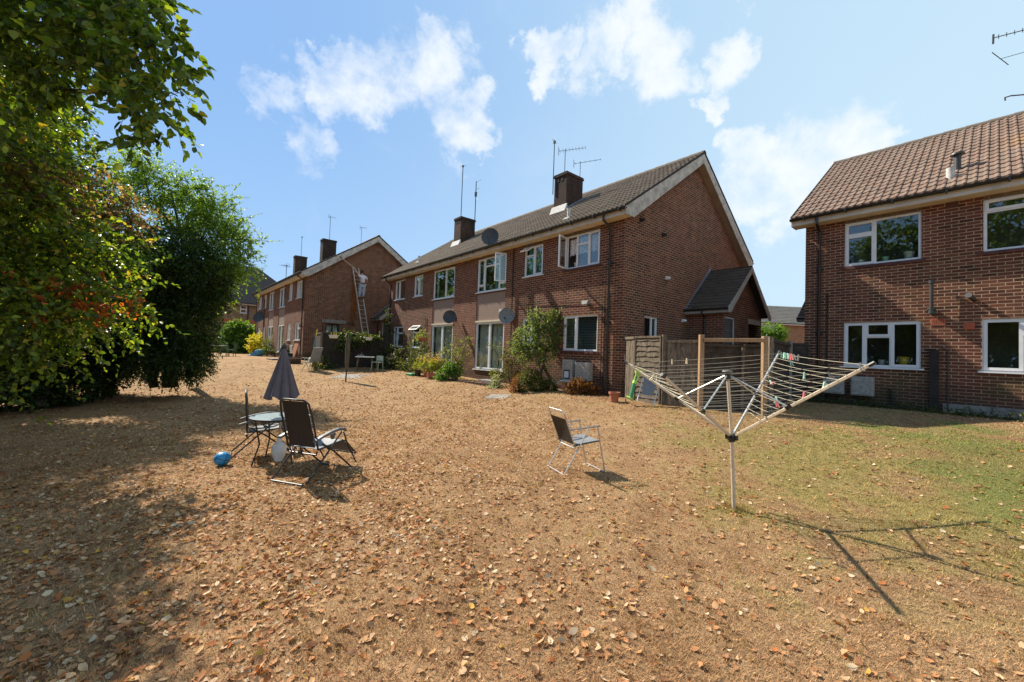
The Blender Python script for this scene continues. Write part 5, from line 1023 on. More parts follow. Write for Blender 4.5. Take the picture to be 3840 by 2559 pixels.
# ---- round table with closed parasol
Yt = 6.55; pt = at(1052, 1576, Yt); gt_ = float(gz(pt[0], pt[1])); ht = .70
tb = thing('garden_table', 'round glass topped garden table with a parasol through its middle', 'table', (pt[0], pt[1], gt_))
mb = MB(); mb.lathe([(.0, ht), (.415, ht), (.420, ht+.006), (.415, ht+.012), (0, ht+.012)], 40); mb.build('tabletop', 'tabletop', tb, smooth=True)
mb = MB(); k = 36; mb.tube([(.422*math.cos(6.2832*i/k), .422*math.sin(6.2832*i/k), ht) for i in range(k+1)], .014, 8, False); mb.build('rim', 'black_frame', tb, smooth=True)
for i in range(4):
    a = R(45+90*i+12); mb = MB(); mb.tube([(.38*math.cos(a), .38*math.sin(a), ht-.01), (.30*math.cos(a), .30*math.sin(a), ht*.45), (.40*math.cos(a), .40*math.sin(a), 0)], .012, 8); mb.build('leg', 'black_frame', tb, smooth=True)
pb = thing('parasol', 'closed grey purple parasol standing up through the round table', 'parasol', (pt[0], pt[1], gt_))
zt_ = zpx(1052, 1298, pt)-gt_; zh = zpx(1050, 1487, pt)-gt_
mb = MB(); mb.tube([(0, 0, .05), (0, 0, zt_-.02)], .019, 10); mb.build('pole', 'steel', pb, smooth=True)
mb = MB(); n_ = 64; prof = np.linspace(0, 1, 14); vs = []
for q in prof:
    for j in range(n_):
        a = 6.2832*j/n_; rib = abs(math.cos(4*a+.3+.35*math.sin(a))); r_ = (.028+.235*q**1.05)*(1-.52*(1-rib**.7)*q**.45*(.75+.25*math.sin(a*2+1))); z = zt_-.03-(zt_-zh-.03)*q
        if q > .8: z -= (1-rib)*.055*(q-.8)/.2-.02*math.sin(3*a)*(q-.8)/.2
        vs.append((r_*math.cos(a), r_*math.sin(a), z))
fs = [(i*n_+j, i*n_+(j+1) % n_, (i+1)*n_+(j+1) % n_, (i+1)*n_+j) for i in range(len(prof)-1) for j in range(n_)]; mb.add(vs, fs); mb.add([(x*.97, y*.97, z) for x, y, z in vs], [f[::-1] for f in fs]); mb.build('canopy', 'canopy', pb, smooth=True)
mb = MB(); mb.lathe([(.032, -.03), (.034, 0), (.026, .03), (.012, .045), (.010, .07), (0, .075)], 12, (0, 0, zt_-.02)); mb.build('finial', 'black_plastic', pb, smooth=True)
mb = MB(); mb.lathe([(.06, 0), (.08, .06), (.105, .13), (.11, .20), (.09, .27), (.04, .31), (.03, .42)], 24); mb.build('base', 'white_plastic', pb, smooth=True)
# ---- ball
pbl = G(832, 1747); bl_ = MB(); bl_.lathe([(.110*math.sin(a), .104-.104*math.cos(a)) for a in np.linspace(.02, math.pi-.02, 16)], 24)
o = bl_.build('ball', 'ball_blue', None, smooth=True); o.location = Vector([float(q) for q in pbl]); tag(o, 'partly deflated blue ball on the leafy lawn', 'ball')
def flat(name, label, cat, P, rz, sx_, sy_, th, m_, lift=.0):
    mb = MB(); mb.box(-sx_/2, sx_/2, -sy_/2, sy_/2, -.05, th); o = mb.build(name, m_, None, bevel=.008); o.location = (float(P[0]), float(P[1]), float(gz(P[0], P[1]))+lift-.018); e_ = .4; x_, y_ = float(P[0]), float(P[1]); nn = Vector((-(float(gz(x_+e_, y_))-float(gz(x_-e_, y_)))/(2*e_), -(float(gz(x_, y_+e_))-float(gz(x_, y_-e_)))/(2*e_), 1)).normalized(); o.rotation_euler = (nn.to_track_quat('Z', 'Y').to_matrix() @ Matrix.Rotation(rz, 3, 'Z')).to_euler(); return tag(o, label, cat)
flat('drain_cover', 'grey slab drain cover set in the lawn before the trimmed bush', 'drain cover', G(1868, 1488), R(20), .72, .55, .03, 'concrete')
flat('paving_slab', 'pale concrete slab in the lawn at the foot of the covered airer', 'paving slab', G(1310, 1412), R(10), 1.5, 1.0, .025, 'concrete')

# ---- fence between middle and right blocks
def fpost(px, ptop, Y, w=.09, m_='wood_old', parent=None, org=None, nm='post'):
    P = at(px, ptop, Y); g = float(gz(P[0], P[1])); mb = MB(); mb.box(-w/2, w/2, -w/2, w/2, g-.2-P[2], 0); mb.v = [(x+P[0]-org[0], y+P[1]-org[1], z+P[2]-org[2]) for x, y, z in mb.v]
    return mb.build(nm, m_, parent, bevel=.006), P
def fpanel(kind, A, B_, ztA, zb, parent, org, m_='wood_old'):
    """A,B plan points ; lap (overlapping wavy boards) or board (vertical)"""
    A = np.array(A, float); B_ = np.array(B_, float); d = B_-A; ln = np.linalg.norm(d); d /= ln; nn = np.array([d[1], -d[0]])
    if nn[1] > 0: nn = -nn
    mb = MB(); o3 = np.array(org)
    def T(a, off, z): return (A[0]+d[0]*a+nn[0]*off-o3[0], A[1]+d[1]*a+nn[1]*off-o3[1], z-o3[2])
    if kind == 'lap':
        z = zb; H = .135; i = 0
        while z < ztA-.06:
            n_ = 12; vs = []
            for k in range(n_+1):
                a = ln*k/n_; wv = .012*math.sin(k*1.1+i*1.7)+.008*math.sin(k*2.3+i)
                vs += [T(a, .030, z+wv), T(a, .004, min(ztA-.03, z+H+.03))]
            mb.add(vs, [(2*k, 2*k+2, 2*k+3, 2*k+1) for k in range(n_)])
            vs2 = [T(ln*k/n_, .018, z+.012*math.sin(k*1.1+i*1.7)+.008*math.sin(k*2.3+i)) for k in range(n_+1)]
            b = len(mb.v); mb.v += vs2; mb.f += [(b-2*(n_+1)+2*k, b-2*(n_+1)+2*k+2, b+k+1, b+k) for k in range(n_)]
            z += H; i += 1
        p = mb.build('fence_panel', m_, parent)
        f = MB(); f.box(0, ln, 0, .045, ztA-.05, ztA, T); f.box(0, .04, .005, .04, zb, ztA-.05, T); f.box(ln-.04, ln, .005, .04, zb, ztA-.05, T); f.build('panel_frame', m_, p)
        b2 = MB(); b2.box(0, ln, -.012, -.002, zb, ztA-.02, T); b2.build('panel_back', m_, p)
    else:
        a = 0; i = 0
        while a < ln-.02: w_ = min(.115, ln-a); mb.box(a, a+w_-.006, .008+.006*(i % 2), .022+.006*(i % 2), zb, ztA-.02-.01*random.random(), T); a += .112; i += 1
        p = mb.build('gate_boards', m_, parent)
        f = MB(); f.box(-.01, ln+.01, .03, .055, ztA-.07, ztA, T); f.build('top_rail', m_, p)
        b2 = MB(); b2.box(0, ln, -.012, .006, zb, ztA-.04, T); b2.build('panel_back', m_, p)
    return p
org = at(2420, 1460, 10.9); org[2] = float(gz(org[0], org[1]))
fe = thing('lap_fence', 'weathered overlapping board fence panel against the brick corner', 'fence', org)
_, A = fpost(2491, 1256, 10.25, .10, parent=fe, org=org); a0 = at(2383, 1262, 11.05); a00 = at(2352, 1262, 11.5)
fpanel('lap', a0[:2], (A[0]-.05, A[1]+.02), a0[2], float(gz(a0[0], a0[1]))-.02, fe, org); fpanel('board', a00[:2], a0[:2], a00[2]-.02, float(gz(a00[0], a00[1]))-.1, fe, org, 'wood_old')
ga = thing('garden_gate', 'old grey vertical board gate beside the new timber post', 'gate', (A[0]+.5, A[1]-.4, float(gz(A[0]+.5, A[1]-.4)))); og = ga.location
ge = at(2618, 1278, 9.68); gs_ = at(2505, 1275, 10.15); fpanel('board', gs_[:2], ge[:2], gs_[2], float(gz(gs_[0], gs_[1]))+.03, ga, og)
fr = thing('timber_frame', 'new orange timber posts and top rail between the gate and the right house', 'timber frame', (*at(2740, 1500, 9.2)[:2], float(gz(*at(2740, 1500, 9.2)[:2])))); of = fr.location
_, Q1 = fpost(2631, 1256, 9.55, .10, 'wood_new', fr, of); _, Q2 = fpost(2868, 1262, 8.95, .10, 'wood_new', fr, of)
mb = MB(); r1 = at(2640, 1276, 9.48); r2 = at(2868, 1277, 8.88); mb.bar(r1-np.array(of), r2-np.array(of), .05, .085); mb.build('top_rail', 'wood_new', fr, bevel=.005)
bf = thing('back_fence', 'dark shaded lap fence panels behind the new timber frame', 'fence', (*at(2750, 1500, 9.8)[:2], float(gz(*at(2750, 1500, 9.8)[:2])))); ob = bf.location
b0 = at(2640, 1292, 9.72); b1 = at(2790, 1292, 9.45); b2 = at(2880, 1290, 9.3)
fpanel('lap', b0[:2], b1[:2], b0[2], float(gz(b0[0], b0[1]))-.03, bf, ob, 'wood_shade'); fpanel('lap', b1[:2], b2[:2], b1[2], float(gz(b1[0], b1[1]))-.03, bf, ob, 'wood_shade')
_, q = fpost(2786, 1305, 9.40, .06, 'wood_old', bf, ob); _, q = fpost(2890, 1264, 9.05, .10, 'wood_old', bf, ob)
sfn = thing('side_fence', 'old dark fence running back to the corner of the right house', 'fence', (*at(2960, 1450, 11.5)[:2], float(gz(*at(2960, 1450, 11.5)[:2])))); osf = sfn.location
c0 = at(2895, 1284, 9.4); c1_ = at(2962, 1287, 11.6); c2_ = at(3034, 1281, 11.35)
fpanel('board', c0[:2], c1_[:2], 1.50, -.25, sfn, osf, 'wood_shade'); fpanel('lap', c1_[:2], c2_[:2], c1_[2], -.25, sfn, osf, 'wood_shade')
_, q = fpost(2963, 1280, 11.45, .09, 'concrete', sfn, osf)
# things by the fence
def pot(name, label, P, r_, hh_, m_, group=None, cat='plant pot', soil=True):
    t_ = thing(name, label, cat, P, 0, group); mb = MB(); mb.lathe([(r_*.68, 0), (r_*.95, hh_*.8), (r_*1.08, hh_*.8), (r_*1.1, hh_), (r_*.95, hh_), (r_*.85, hh_*.75), (0, hh_*.75)], 18); mb.build('pot_body', m_, t_, smooth=True)
    mb = MB(); mb.lathe([(0, hh_*.76), (r_*.86, hh_*.77), (r_*.86, hh_*.80), (0, hh_*.81)], 14); mb.build('soil', 'soil', t_); return t_
P = G(2303, 1508); pot('plant_pot', 'terracotta pot at the foot of the middle block corner', P, .135, .26, 'terracotta')
P = at(2345, 1500, 10.55); P[2] = float(gz(P[0], P[1])); st = MB(); st.tube([(0, 0, 0), (.02, 0, .35), (-.01, .01, .6), (.03, 0, .85), (-.03, .02, 1.12), (-.05, .02, 1.25)], [.014, .012, .012, .011, .008, .005], 6)
st.tube([(.0, 0, .6), (.07, 0, .68), (.08, 0, .75)], .005, 5); st.tube([(.02, 0, .35), (.08, .01, .38)], .005, 5); o = st.build('dead_stick', 'pale_twig', None, smooth=True); o.location = Vector([float(q) for q in P]); tag(o, 'pale bare stick planted by the dark edge of the fence', 'stick')
ty = thing('toy_pump', 'lime and green plastic toy leaning on the fence beside the folded chair', 'toy', (*at(2365, 1490, 10.2)[:2], float(gz(*at(2365, 1490, 10.2)[:2])))); o3 = np.array(ty.location)
A_ = at(2365, 1492, 10.2)-o3; B2 = at(2378, 1440, 10.25)-o3; C2 = at(2392, 1405, 10.3)-o3; D2 = at(2398, 1385, 10.3)-o3
mb = MB(); mb.tube([A_, B2], .045, 12); mb.build('barrel', 'green_plastic', ty, smooth=True); mb = MB(); mb.tube([A_+np.array([-.03, 0, -.03]), A_+np.array([0, 0, .01])], [.12, .05], 14); mb.build('nozzle', 'lime_plastic', ty, smooth=True)
mb = MB(); mb.tube([B2, B2+(C2-B2)*.3], .055, 12); mb.tube([B2+np.array([.03, 0, 0]), C2+np.array([.04, 0, 0])], .018, 8); mb.tube([B2-np.array([.03, 0, 0]), C2-np.array([.04, 0, 0])], .018, 8); mb.tube([C2, D2], [.07, .13], 12); mb.build('handle', 'lime_plastic', ty, smooth=True)
fc = thing('folded_chair', 'grey folded camping chair leaning upright against the fence', 'folding chair', (*at(2425, 1510, 10.1)[:2], float(gz(*at(2425, 1510, 10.1)[:2])))); o3 = np.array(fc.location)
pp = lambda x, y, Y: at(x, y, Y)-o3
for pts in ([(2389, 1505, 10.05), (2412, 1410, 10.3), (2420, 1404, 10.3)], [(2452, 1518, 9.95), (2478, 1405, 10.2), (2470, 1400, 10.2)]):
    mb = MB(); mb.tube([pp(*q) for q in pts], .012, 7); mb.build('leg', 'alu', fc, smooth=True)
mb = MB(); mb.tube([pp(2420, 1404, 10.3), pp(2470, 1400, 10.2)], .012, 7); mb.tube([pp(2395, 1478, 10.1), pp(2405, 1490, 10.1), pp(2450, 1496, 10.05), pp(2458, 1486, 10.0)], .012, 7); mb.build('cross_bar', 'alu', fc, smooth=True)
mb = MB(); mb.tube([pp(2412, 1507, 9.9), pp(2450, 1522, 9.85)], .010, 6); mb.build('floor_bar', 'alu', fc, smooth=True)
mb = MB(); sheet(mb, pp(2405, 1480, 10.08), pp(2450, 1485, 10.03), pp(2468, 1412, 10.2), pp(2416, 1414, 10.28), sag=.01); mb.build('seat', 'sling_grey', fc, smooth=True)

# ---- planting along the middle block
YEL = [(.22, .26, .03), (.14, .20, .03), (.34, .30, .05)]; PALE = [(.16, .19, .08), (.24, .25, .12), (.10, .13, .05)]; BRN = [(.20, .085, .022), (.12, .05, .018), (.27, .13, .04)]; OLV = [(.07, .085, .022), (.11, .12, .03), (.045, .06, .018)]
def bed(name, label, cat, bl, dens, L, pal, stems=None, **k):
    bl = [B(*b) for b in bl]; n_ = len(pal); base = min(bl, key=lambda b: b[2]); x = sum(b[0] for b in bl)/len(bl); y = sum(b[1] for b in bl)/len(bl); g = float(gz(x, y))
    tr_ = []
    for s_ in stems or []: tr_.append(([(x, y, g-.05)]+[at(*q) for q in s_], .02 if cat != 'tree' else .05, .006))
    if not stems: tr_.append(([(x, y, g-.05), (x, y, (g+base[2])/2), (base[0], base[1], base[2])], .015, .006))
    return plant(name, label, cat, bl, dens*(3.0 if L < .045 else 2.1), L*1.1, pal, [1]*n_, (x, y, g), tr_, **k)
bed('wall_tree', 'leafy small tree with leaning trunk growing against the middle block', 'tree', [(2030,1215,13.6,.42),(2080,1190,13.6,.25),(1975,1270,13.5,.42),(2050,1270,13.5,.42),(2090,1240,13.5,.22),(1960,1325,13.5,.3),(2020,1330,13.4,.3),(1935,1300,13.5,.2),(2000,1180,13.6,.2),(2100,1205,13.5,.12),(2070,1310,13.5,.2)], 150, .05, [(.10,.15,.045),(.15,.20,.075),(.21,.26,.11),(.06,.09,.03)],
    [[(2035,1440,13.5),(2025,1380,13.5),(1995,1300,13.5)],[(2030,1400,13.5),(2050,1300,13.5),(2070,1230,13.5)]], seed=201, per=12, tl=.25, droop=.1, twig=.004, sub=6, wr=.6)
bed('rounded_bush', 'trimmed bush browning on its left side below the wall tree', 'bush', [(1960,1440,12.9,.36,.30),(2020,1445,12.9,.38,.30),(2060,1455,12.9,.26,.22),(1990,1405,13.0,.30,.16),(1935,1450,12.9,.20,.22)], 300, .032, [(.05,.07,.018),(.10,.11,.028),(.17,.18,.04),(.035,.045,.014)], seed=202, per=12, tl=.12, droop=.1, sub=8, shell=.5,
    tint=lambda P, col: np.where(((P@rt)/(P@fw) < (1948-1920)/F)[:, None], np.array([.20, .085, .03]), col))
bed('dead_bush', 'brown dried out bush under the meter boxes', 'bush', [(2150,1460,12.1,.26,.22),(2195,1455,12.1,.27,.23),(2230,1465,12.0,.17,.17),(2165,1435,12.1,.2,.12)], 330, .028, BRN, seed=203, per=12, tl=.12, droop=0, sub=6, shell=.4)
bed('climbing_rose', 'leggy climbing rose between the second patio door and the wall tree', 'climber', [(1920,1290,14.6,.15,.25),(1905,1340,14.6,.2,.3),(1930,1380,14.5,.2,.3),(1895,1400,14.5,.15,.2),(1945,1340,14.5,.15,.2)], 130, .042, OLV+[(.17,.16,.06)], [[(1920,1400,14.6),(1915,1270,14.7)],[(1900,1360,14.6),(1890,1320,14.6)]], seed=204, per=10, tl=.2, sub=3)
bed('door_rose', 'thin stemmed rose with a few leaves in front of the nearer patio door', 'climber', [(1835,1293,15.2,.10),(1865,1297,15.2,.16,.10),(1875,1318,15.2,.08),(1882,1335,15.2,.07)], 90, .05, PALE, [[(1872,1380,15.2),(1865,1330,15.2),(1840,1295,15.2)],[(1868,1360,15.2),(1885,1320,15.2)]], seed=205, per=8, tl=.2, sub=1)
bed('pale_climber', 'pale leaved rose straggling up between the two patio doors', 'climber', [(1745,1280,16.6,.22,.22),(1720,1305,16.5,.3,.2),(1690,1315,16.5,.25,.15),(1665,1318,16.5,.15,.1),(1715,1345,16.6,.22,.3),(1720,1390,16.5,.2,.3),(1735,1340,16.6,.25,.25),(1708,1265,16.7,.1,.2)], 85, .05, PALE+[(.12,.14,.05)], [[(1725,1400,16.6),(1735,1330,16.6),(1750,1280,16.6)],[(1715,1360,16.6),(1690,1315,16.5)],[(1730,1380,16.6),(1775,1335,16.5)]], seed=206, per=9, tl=.28, sub=2)
bed('leafy_bush', 'bright green low bush spilling onto the lawn below the pale climber', 'bush', [(1665,1400,16.2,.28,.22),(1690,1385,16.3,.3,.28),(1650,1415,16.1,.22,.12),(1710,1395,16.3,.22,.22),(1700,1375,16.4,.2,.2)], 210, .05, [(.10,.20,.03),(.06,.13,.02),(.16,.28,.05)], seed=207, per=10, tl=.18, sub=6)
tr = thing('planter_box', 'terracotta trough overflowing with yellow green and orange flowers', 'planter', (*at(1630, 1400, 17.0)[:2], float(gz(*at(1630, 1400, 17.0)[:2]))), R(-50))
mb = MB(); mb.prism([(-.42, 0), (.42, 0), (.48, .22), (-.48, .22)], -.13, .13, lambda a, b, hh: (a, hh, b)); mb.build('trough', 'terracotta', tr, bevel=.01)
bed('trough_flowers', 'yellow green flowers with orange heads growing in the long trough', 'flowers', [(1600,1375,17.2,.28,.16),(1630,1375,17.0,.3,.18),(1655,1375,16.9,.24,.18),(1590,1358,17.4,.2,.1),(1640,1360,17.0,.3,.1)], 210, .04, YEL+[(.15,.22,.03)], seed=208, per=10, tl=.2, droop=-.3, sub=4, tint=lambda P, col: np.where((rng.random(len(P)) < .16)[:, None]*(P[:, 2] > .45)[:, None], np.array([.55, .16, .07]), col))
P = at(1600, 1392, 17.6); P[2] = float(gz(P[0], P[1])); pot('plant_pot', 'brown pot at the left end of the long trough', P, .16, .30, 'terracotta')
bed('lilac_flowers', 'pale pink flowering plant rising left of the long trough', 'flowers', [(1592,1352,17.8,.25,.18),(1612,1345,17.6,.15,.15),(1648,1338,17.3,.12,.16)], 130, .035, PALE+[(.48,.34,.40),(.50,.40,.42)], seed=209, per=9, tl=.22, droop=-.4, sub=2)
P = at(1567, 1398, 17.9); P[2] = float(gz(P[0], P[1])); pot('plant_pot', 'dark square pot with yellowish plant left of the trough', P, .16, .26, 'black_plastic')
bed('potted_plant', 'yellow green plant in the dark pot', 'plant', [(1567,1376,17.9,.2,.13)], 300, .035, YEL, seed=210, per=9, tl=.15, droop=-.2, sub=4)
mb = MB(); mb.box(-.25, .25, -.15, .15, 0, .10); P = at(1543, 1402, 18.0); o = mb.build('seed_tray', 'green_plastic', None, bevel=.01); o.location = (P[0], P[1], float(gz(P[0], P[1]))); o.rotation_euler = (0, 0, R(-45)); tag(o, 'green plastic seed tray at the edge of the lawn', 'seed tray')
bed('window_climber', 'dark climber hanging below the open top hung window', 'climber', [(1545,1330,19.6,.2,.25),(1562,1320,19.6,.3,.2),(1560,1350,19.6,.3,.35),(1580,1330,19.4,.2,.3),(1590,1300,19.2,.15,.4),(1540,1270,19.8,.1,.4)], 95, .05, [(.04,.06,.02),(.08,.11,.03),(.15,.18,.08)], seed=211, per=10, tl=.3, droop=.5, sub=4)
hbk = thing('hanging_basket', 'terracotta coloured hanging basket beside the teal curtained window', 'hanging basket', at(1586, 1268, 18.6)); mb = MB(); mb.lathe([(.10, -.16), (.20, -.06), (.24, 0), (.22, .02), (0, .02)], 16); mb.build('bowl', 'terracotta', hbk, smooth=True)
mb = MB(); mb.tube([(0, 0, .0), (.05, .03, .55)], .006, 5); mb.tube([(.05, .03, .55), (.25, .30, .58)], .012, 5); mb.build('bracket', 'black_plastic', hbk)
bed('basket_plant', 'straggly yellowing plant in the hanging basket', 'plant', [(1586,1255,18.6,.28,.18),(1572,1262,18.6,.18,.2)], 110, .05, YEL+PALE, seed=212, per=9, tl=.25, sub=2)
bed('corner_bushes', 'shaded straggly bushes at the far end of the middle block bed', 'bush', [(1450,1340,21.5,.5,.6),(1480,1330,21.2,.4,.4),(1430,1370,21,.4,.4),(1500,1365,20.4,.45,.35),(1470,1375,20.6,.5,.3),(1530,1375,19.6,.35,.3)], 75, .07, OLV, seed=213, per=11, tl=.35, sub=4)
bed('aster_plant', 'purple flowering plant in the shade at the end of the bed', 'flowers', [(1465,1350,20.4,.22,.15),(1450,1360,20.6,.2,.2)], 130, .045, OLV+[(.30,.24,.42),(.34,.28,.44)], seed=214, per=9, tl=.2, droop=-.3, sub=2)
bed('ivy', 'ivy running up the far corner of the middle block', 'ivy', [(1452,1180,22.8,.14,.6),(1458,1250,22.6,.2,.7),(1450,1300,22.6,.3,.5)], 70, .07, OLV+DARK, seed=215, per=10, tl=.3, droop=.6, sub=4)
P = at(1868, 1420, 14.2); bed('topiary_plant', 'small rounded yellowing plant beside the patio step', 'plant', [(1855,1400,14.6,.18,.16)], 420, .03, YEL+OLV, seed=216, per=9, tl=.1, sub=5)
bed('silver_plant', 'silvery white leaved plant at the edge of the bed', 'plant', [(1862,1425,14.0,.14,.18),(1855,1450,13.9,.2,.08)], 260, .035, [(.42,.45,.38),(.30,.34,.26),(.14,.18,.07)], seed=217, per=9, tl=.15, sub=4)
mb = MB(); mb.box(-.42, .42, -.2, .2, -.02, .16); o = mb.build('patio_step', 'concrete', None, bevel=.01); P = at(1835, 1418, 14.9); o.location = (P[0], P[1], float(gz(P[0], P[1]))); o.rotation_euler = (0, 0, R(-49.77)); tag(o, 'low concrete step under the nearer patio door', 'step')
P = at(1812, 1412, 14.6); pot('plant_pot', 'small red pot beside the patio step', (P[0], P[1], float(gz(P[0], P[1]))), .07, .12, 'red_cloth')
wds = thing('low_edging', 'low brick edging along the bed of the middle block', 'edging', (*at(1700, 1418, 16.0)[:2], float(gz(*at(1700, 1418, 16.0)[:2]))), R(-49.77)); mb = MB()
for i in range(30): mb.box(-4.2+i*.235, -4.2+i*.235+.215, -.05, .05, -.08, .06+.01*(i % 3))
mb.build('bricks', 'brick', wds, bevel=.005)
# ground cover at the foot of the right house
gcb = [];
for k in range(26):
    u = .2+k*.17; base_ = HR.matrix_world if False else None; an = R(-49.93); x = 8.1982+u*math.cos(an)-(-.35-.25*random.random())*math.sin(an)*1; y = 11.4586+u*math.sin(an)+(-.35-.3*random.random())*math.cos(an)
    gcb.append((x, y, float(gz(x, y))+.04, .16, .16, .09))
gc = plant('ground_cover', 'low weeds and ivy', 'ground cover', gcb, 420, .035, [(.035,.05,.015),(.06,.08,.02),(.10,.12,.035)], [1,1,1], seed=220, per=8, tl=.14, droop=.2, sub=6)
for ch in list(gc.children): ch.parent = None; ch.location = gc.location; ch.name = 'weeds' if 'crown' in ch.name else 'weed_stems'; tag(ch, 'low weeds along the foot of the right-hand brick wall', 'weeds', kind='stuff')
bpy.data.objects.remove(gc)

# ---- yard between left and middle blocks
yd = thing('dark_fence', 'dark stained board fence around the small yard below the ladder', 'fence', (*at(1330, 1385, 20.8)[:2], float(gz(*at(1330, 1385, 20.8)[:2])))); oy = yd.location
f0 = at(1207, 1247, 20.2); f1 = at(1462, 1262, 21.6); fpanel('board', f0[:2], f1[:2], f0[2], -.3, yd, oy, 'dark_wood'); e0 = at(1180, 1250, 23.2); fpanel('board', e0[:2], f0[:2], f0[2], -.3, yd, oy, 'dark_wood')
for px, Y in ((1207, 20.15), (1180, 20.6)):
    P = at(px, 1248, Y); mb = MB(); mb.box(P[0]-oy[0]-.04, P[0]-oy[0]+.04, P[1]-oy[1]-.04, P[1]-oy[1]+.04, -.2, P[2]-oy[2]); mb.build('post', 'wood_old', yd)
bed('fence_ivy', 'green ivy spilling over the top of the dark yard fence', 'ivy', [(1290,1255,20.6,.35,.15),(1320,1262,20.6,.5,.2),(1360,1262,20.8,.5,.15),(1300,1290,20.5,.4,.4),(1400,1268,21,.4,.12),(1230,1370,19.9,.35,.25)], 60, .08, DARK+OLV, seed=230, per=10, tl=.35, droop=.6, sub=5)
for px, py, Y, lab in ((1252, 1262, 20.0, 'cream trough with yellow flowers hooked on the left part of the dark fence'), (1380, 1270, 20.8, 'cream trough with yellow flowers hooked on the dark fence below the ladder')):
    t_ = thing('hanging_planter', lab, 'planter', at(px, py, Y), R(20), 'cream troughs hooked on the dark fence'); mb = MB(); mb.prism([(-.17, -.10), (.17, -.10), (.23, .06), (-.23, .06)], -.2, -.02, lambda a, b, hh: (a, hh, b)); mb.build('trough', 'cream', t_, bevel=.01)
    mb = MB()
    for k in (-.12, .0, .10): mb.tube([(k, -.1, .05), (k+.02, -.1, .18)], .02, 5)
    mb.build('flowers', 'yellow_plastic', t_)
ca = thing('covered_airer', 'folded rotary airer in a dark cover standing on the pale slab', 'clothes airer', (*at(1296, 1432, 16.6)[:2], float(gz(*at(1296, 1432, 16.6)[:2])))); o3 = np.array(ca.location)
mb = MB(); mb.tube([(0, 0, -.05), at(1300, 1385, 16.6)-o3], .03, 8); mb.build('pole', 'black_plastic', ca); mb = MB(); p0 = at(1300, 1387, 16.6)-o3; p1 = at(1306, 1268, 16.6)-o3
mb.tube([p0, p0+(p1-p0)*.15, p0+(p1-p0)*.6, p1], [.05, .075, .10, .07], 10); mb.build('cover', 'cover', ca, smooth=True); mb = MB(); mb.tube([p1, p1+np.array([0, 0, .12])], .02, 6); mb.tube([p1-np.array([.07, 0, .08]), p1+np.array([.09, 0, -.08])], .012, 5); mb.build('arm_ends', 'steel', ca)
def simple_table(label, P, w_, d_, hgt, top_m, leg_m, rz=0, rnd=False, cat='table'):
    t_ = thing('garden_table', label, cat, P, rz); mb = MB()
    if rnd: mb.lathe([(0, hgt-.03), (w_/2, hgt-.03), (w_/2, hgt), (0, hgt)], 24)
    else: mb.box(-w_/2, w_/2, -d_/2, d_/2, hgt-.035, hgt)
    mb.build('tabletop', top_m, t_)
    for sx_ in (-1, 1):
        for sy_ in (-1, 1): mb = MB(); mb.tube([(sx_*w_*.36, sy_*d_*.36, hgt-.035), (sx_*w_*.44, sy_*d_*.44, 0)], .02, 6); mb.build('leg', leg_m, t_)
    return t_
P = at(1368, 1385, 19.7); gp = float(gz(P[0], P[1])); simple_table('white topped table with wooden legs in the shade of the dark fence', (P[0], P[1], gp), .85, .6, .68, 'white_plastic', 'wood_old', R(15))
mb = MB(); mb.box(-.16, .12, -.1, .1, 0, .07); mb.tube([(0, 0, .07), (.02, 0, .18)], .02, 6); o = mb.build('grey_bag', 'sling_grey', None, bevel=.02); o.location = (P[0]-.2, P[1], gp+.68); tag(o, 'grey bundle lying on the white topped table', 'bag')
cr_ = thing('garden_chair', 'pale slatted chair pulled up right of the white topped table', 'chair', (P[0]+.62, P[1]-.1, gp), R(160))
for sx_ in (-1, 1):
    for sy_ in (-1, 1): mb = MB(); mb.tube([(sx_*.2, sy_*.2, 0), (sx_*.18, sy_*.16, .43), (sx_*.18, sy_*.16-.02, .72 if sy_ < 0 else .43)], .015, 6); mb.build('leg', 'pale_green', cr_)
mb = MB(); mb.box(-.2, .2, -.2, .2, .42, .45); mb.build('seat', 'pale_green', cr_); mb = MB(); mb.box(-.18, .18, -.2, -.18, .5, .74); mb.build('backrest', 'pale_green', cr_)
# garden armchair with folded things, broom, plank
P = at(1160, 1392, 19.0); gp = float(gz(P[0], P[1])); gch = thing('garden_armchair', 'high backed pale green folding armchair by the open fence panel', 'chair', (P[0]-.1, P[1]+.3, gp), R(62))
for sx_ in (-1, 1):
    mb = MB(); mb.tube([(sx_*.26, -.32, 0), (sx_*.26, .12, .58)], .018, 6); mb.build('leg', 'pale_green', gch); mb = MB(); mb.tube([(sx_*.24, .30, 0), (sx_*.24, -.20, .58)], .018, 6); mb.build('leg', 'pale_green', gch)
    mb = MB(); mb.bar((sx_*.28, -.25, .60), (sx_*.28, .25, .62), .05, .025); mb.build('armrest', 'pale_green', gch)
mb = MB(); mb.box(-.24, .24, -.2, .26, .40, .44); mb.build('seat', 'pale_green', gch); mb = MB(); mb.add([(-.24, -.2, .44), (.24, -.2, .44), (.24, -.48, 1.12), (-.24, -.48, 1.12), (-.24, -.23, .43), (.24, -.23, .43), (.24, -.51, 1.11), (-.24, -.51, 1.11)], [(0, 1, 2, 3), (4, 7, 6, 5), (0, 4, 5, 1), (3, 2, 6, 7), (1, 5, 6, 2), (0, 3, 7, 4)]); mb.build('backrest', 'grey_chair', gch)
mb = MB(); mb.lathe([(.10, 0), (.13, .05), (.10, .16), (.03, .2)], 12); o = mb.build('cream_jug', 'cream', None, smooth=True); P2 = Matrix.Rotation(R(62), 4, 'Z') @ Vector((0, 0, .44)); o.location = (P[0]-.1, P[1]+.3, gp+.44); tag(o, 'cream jug standing on the pale green armchair', 'jug')
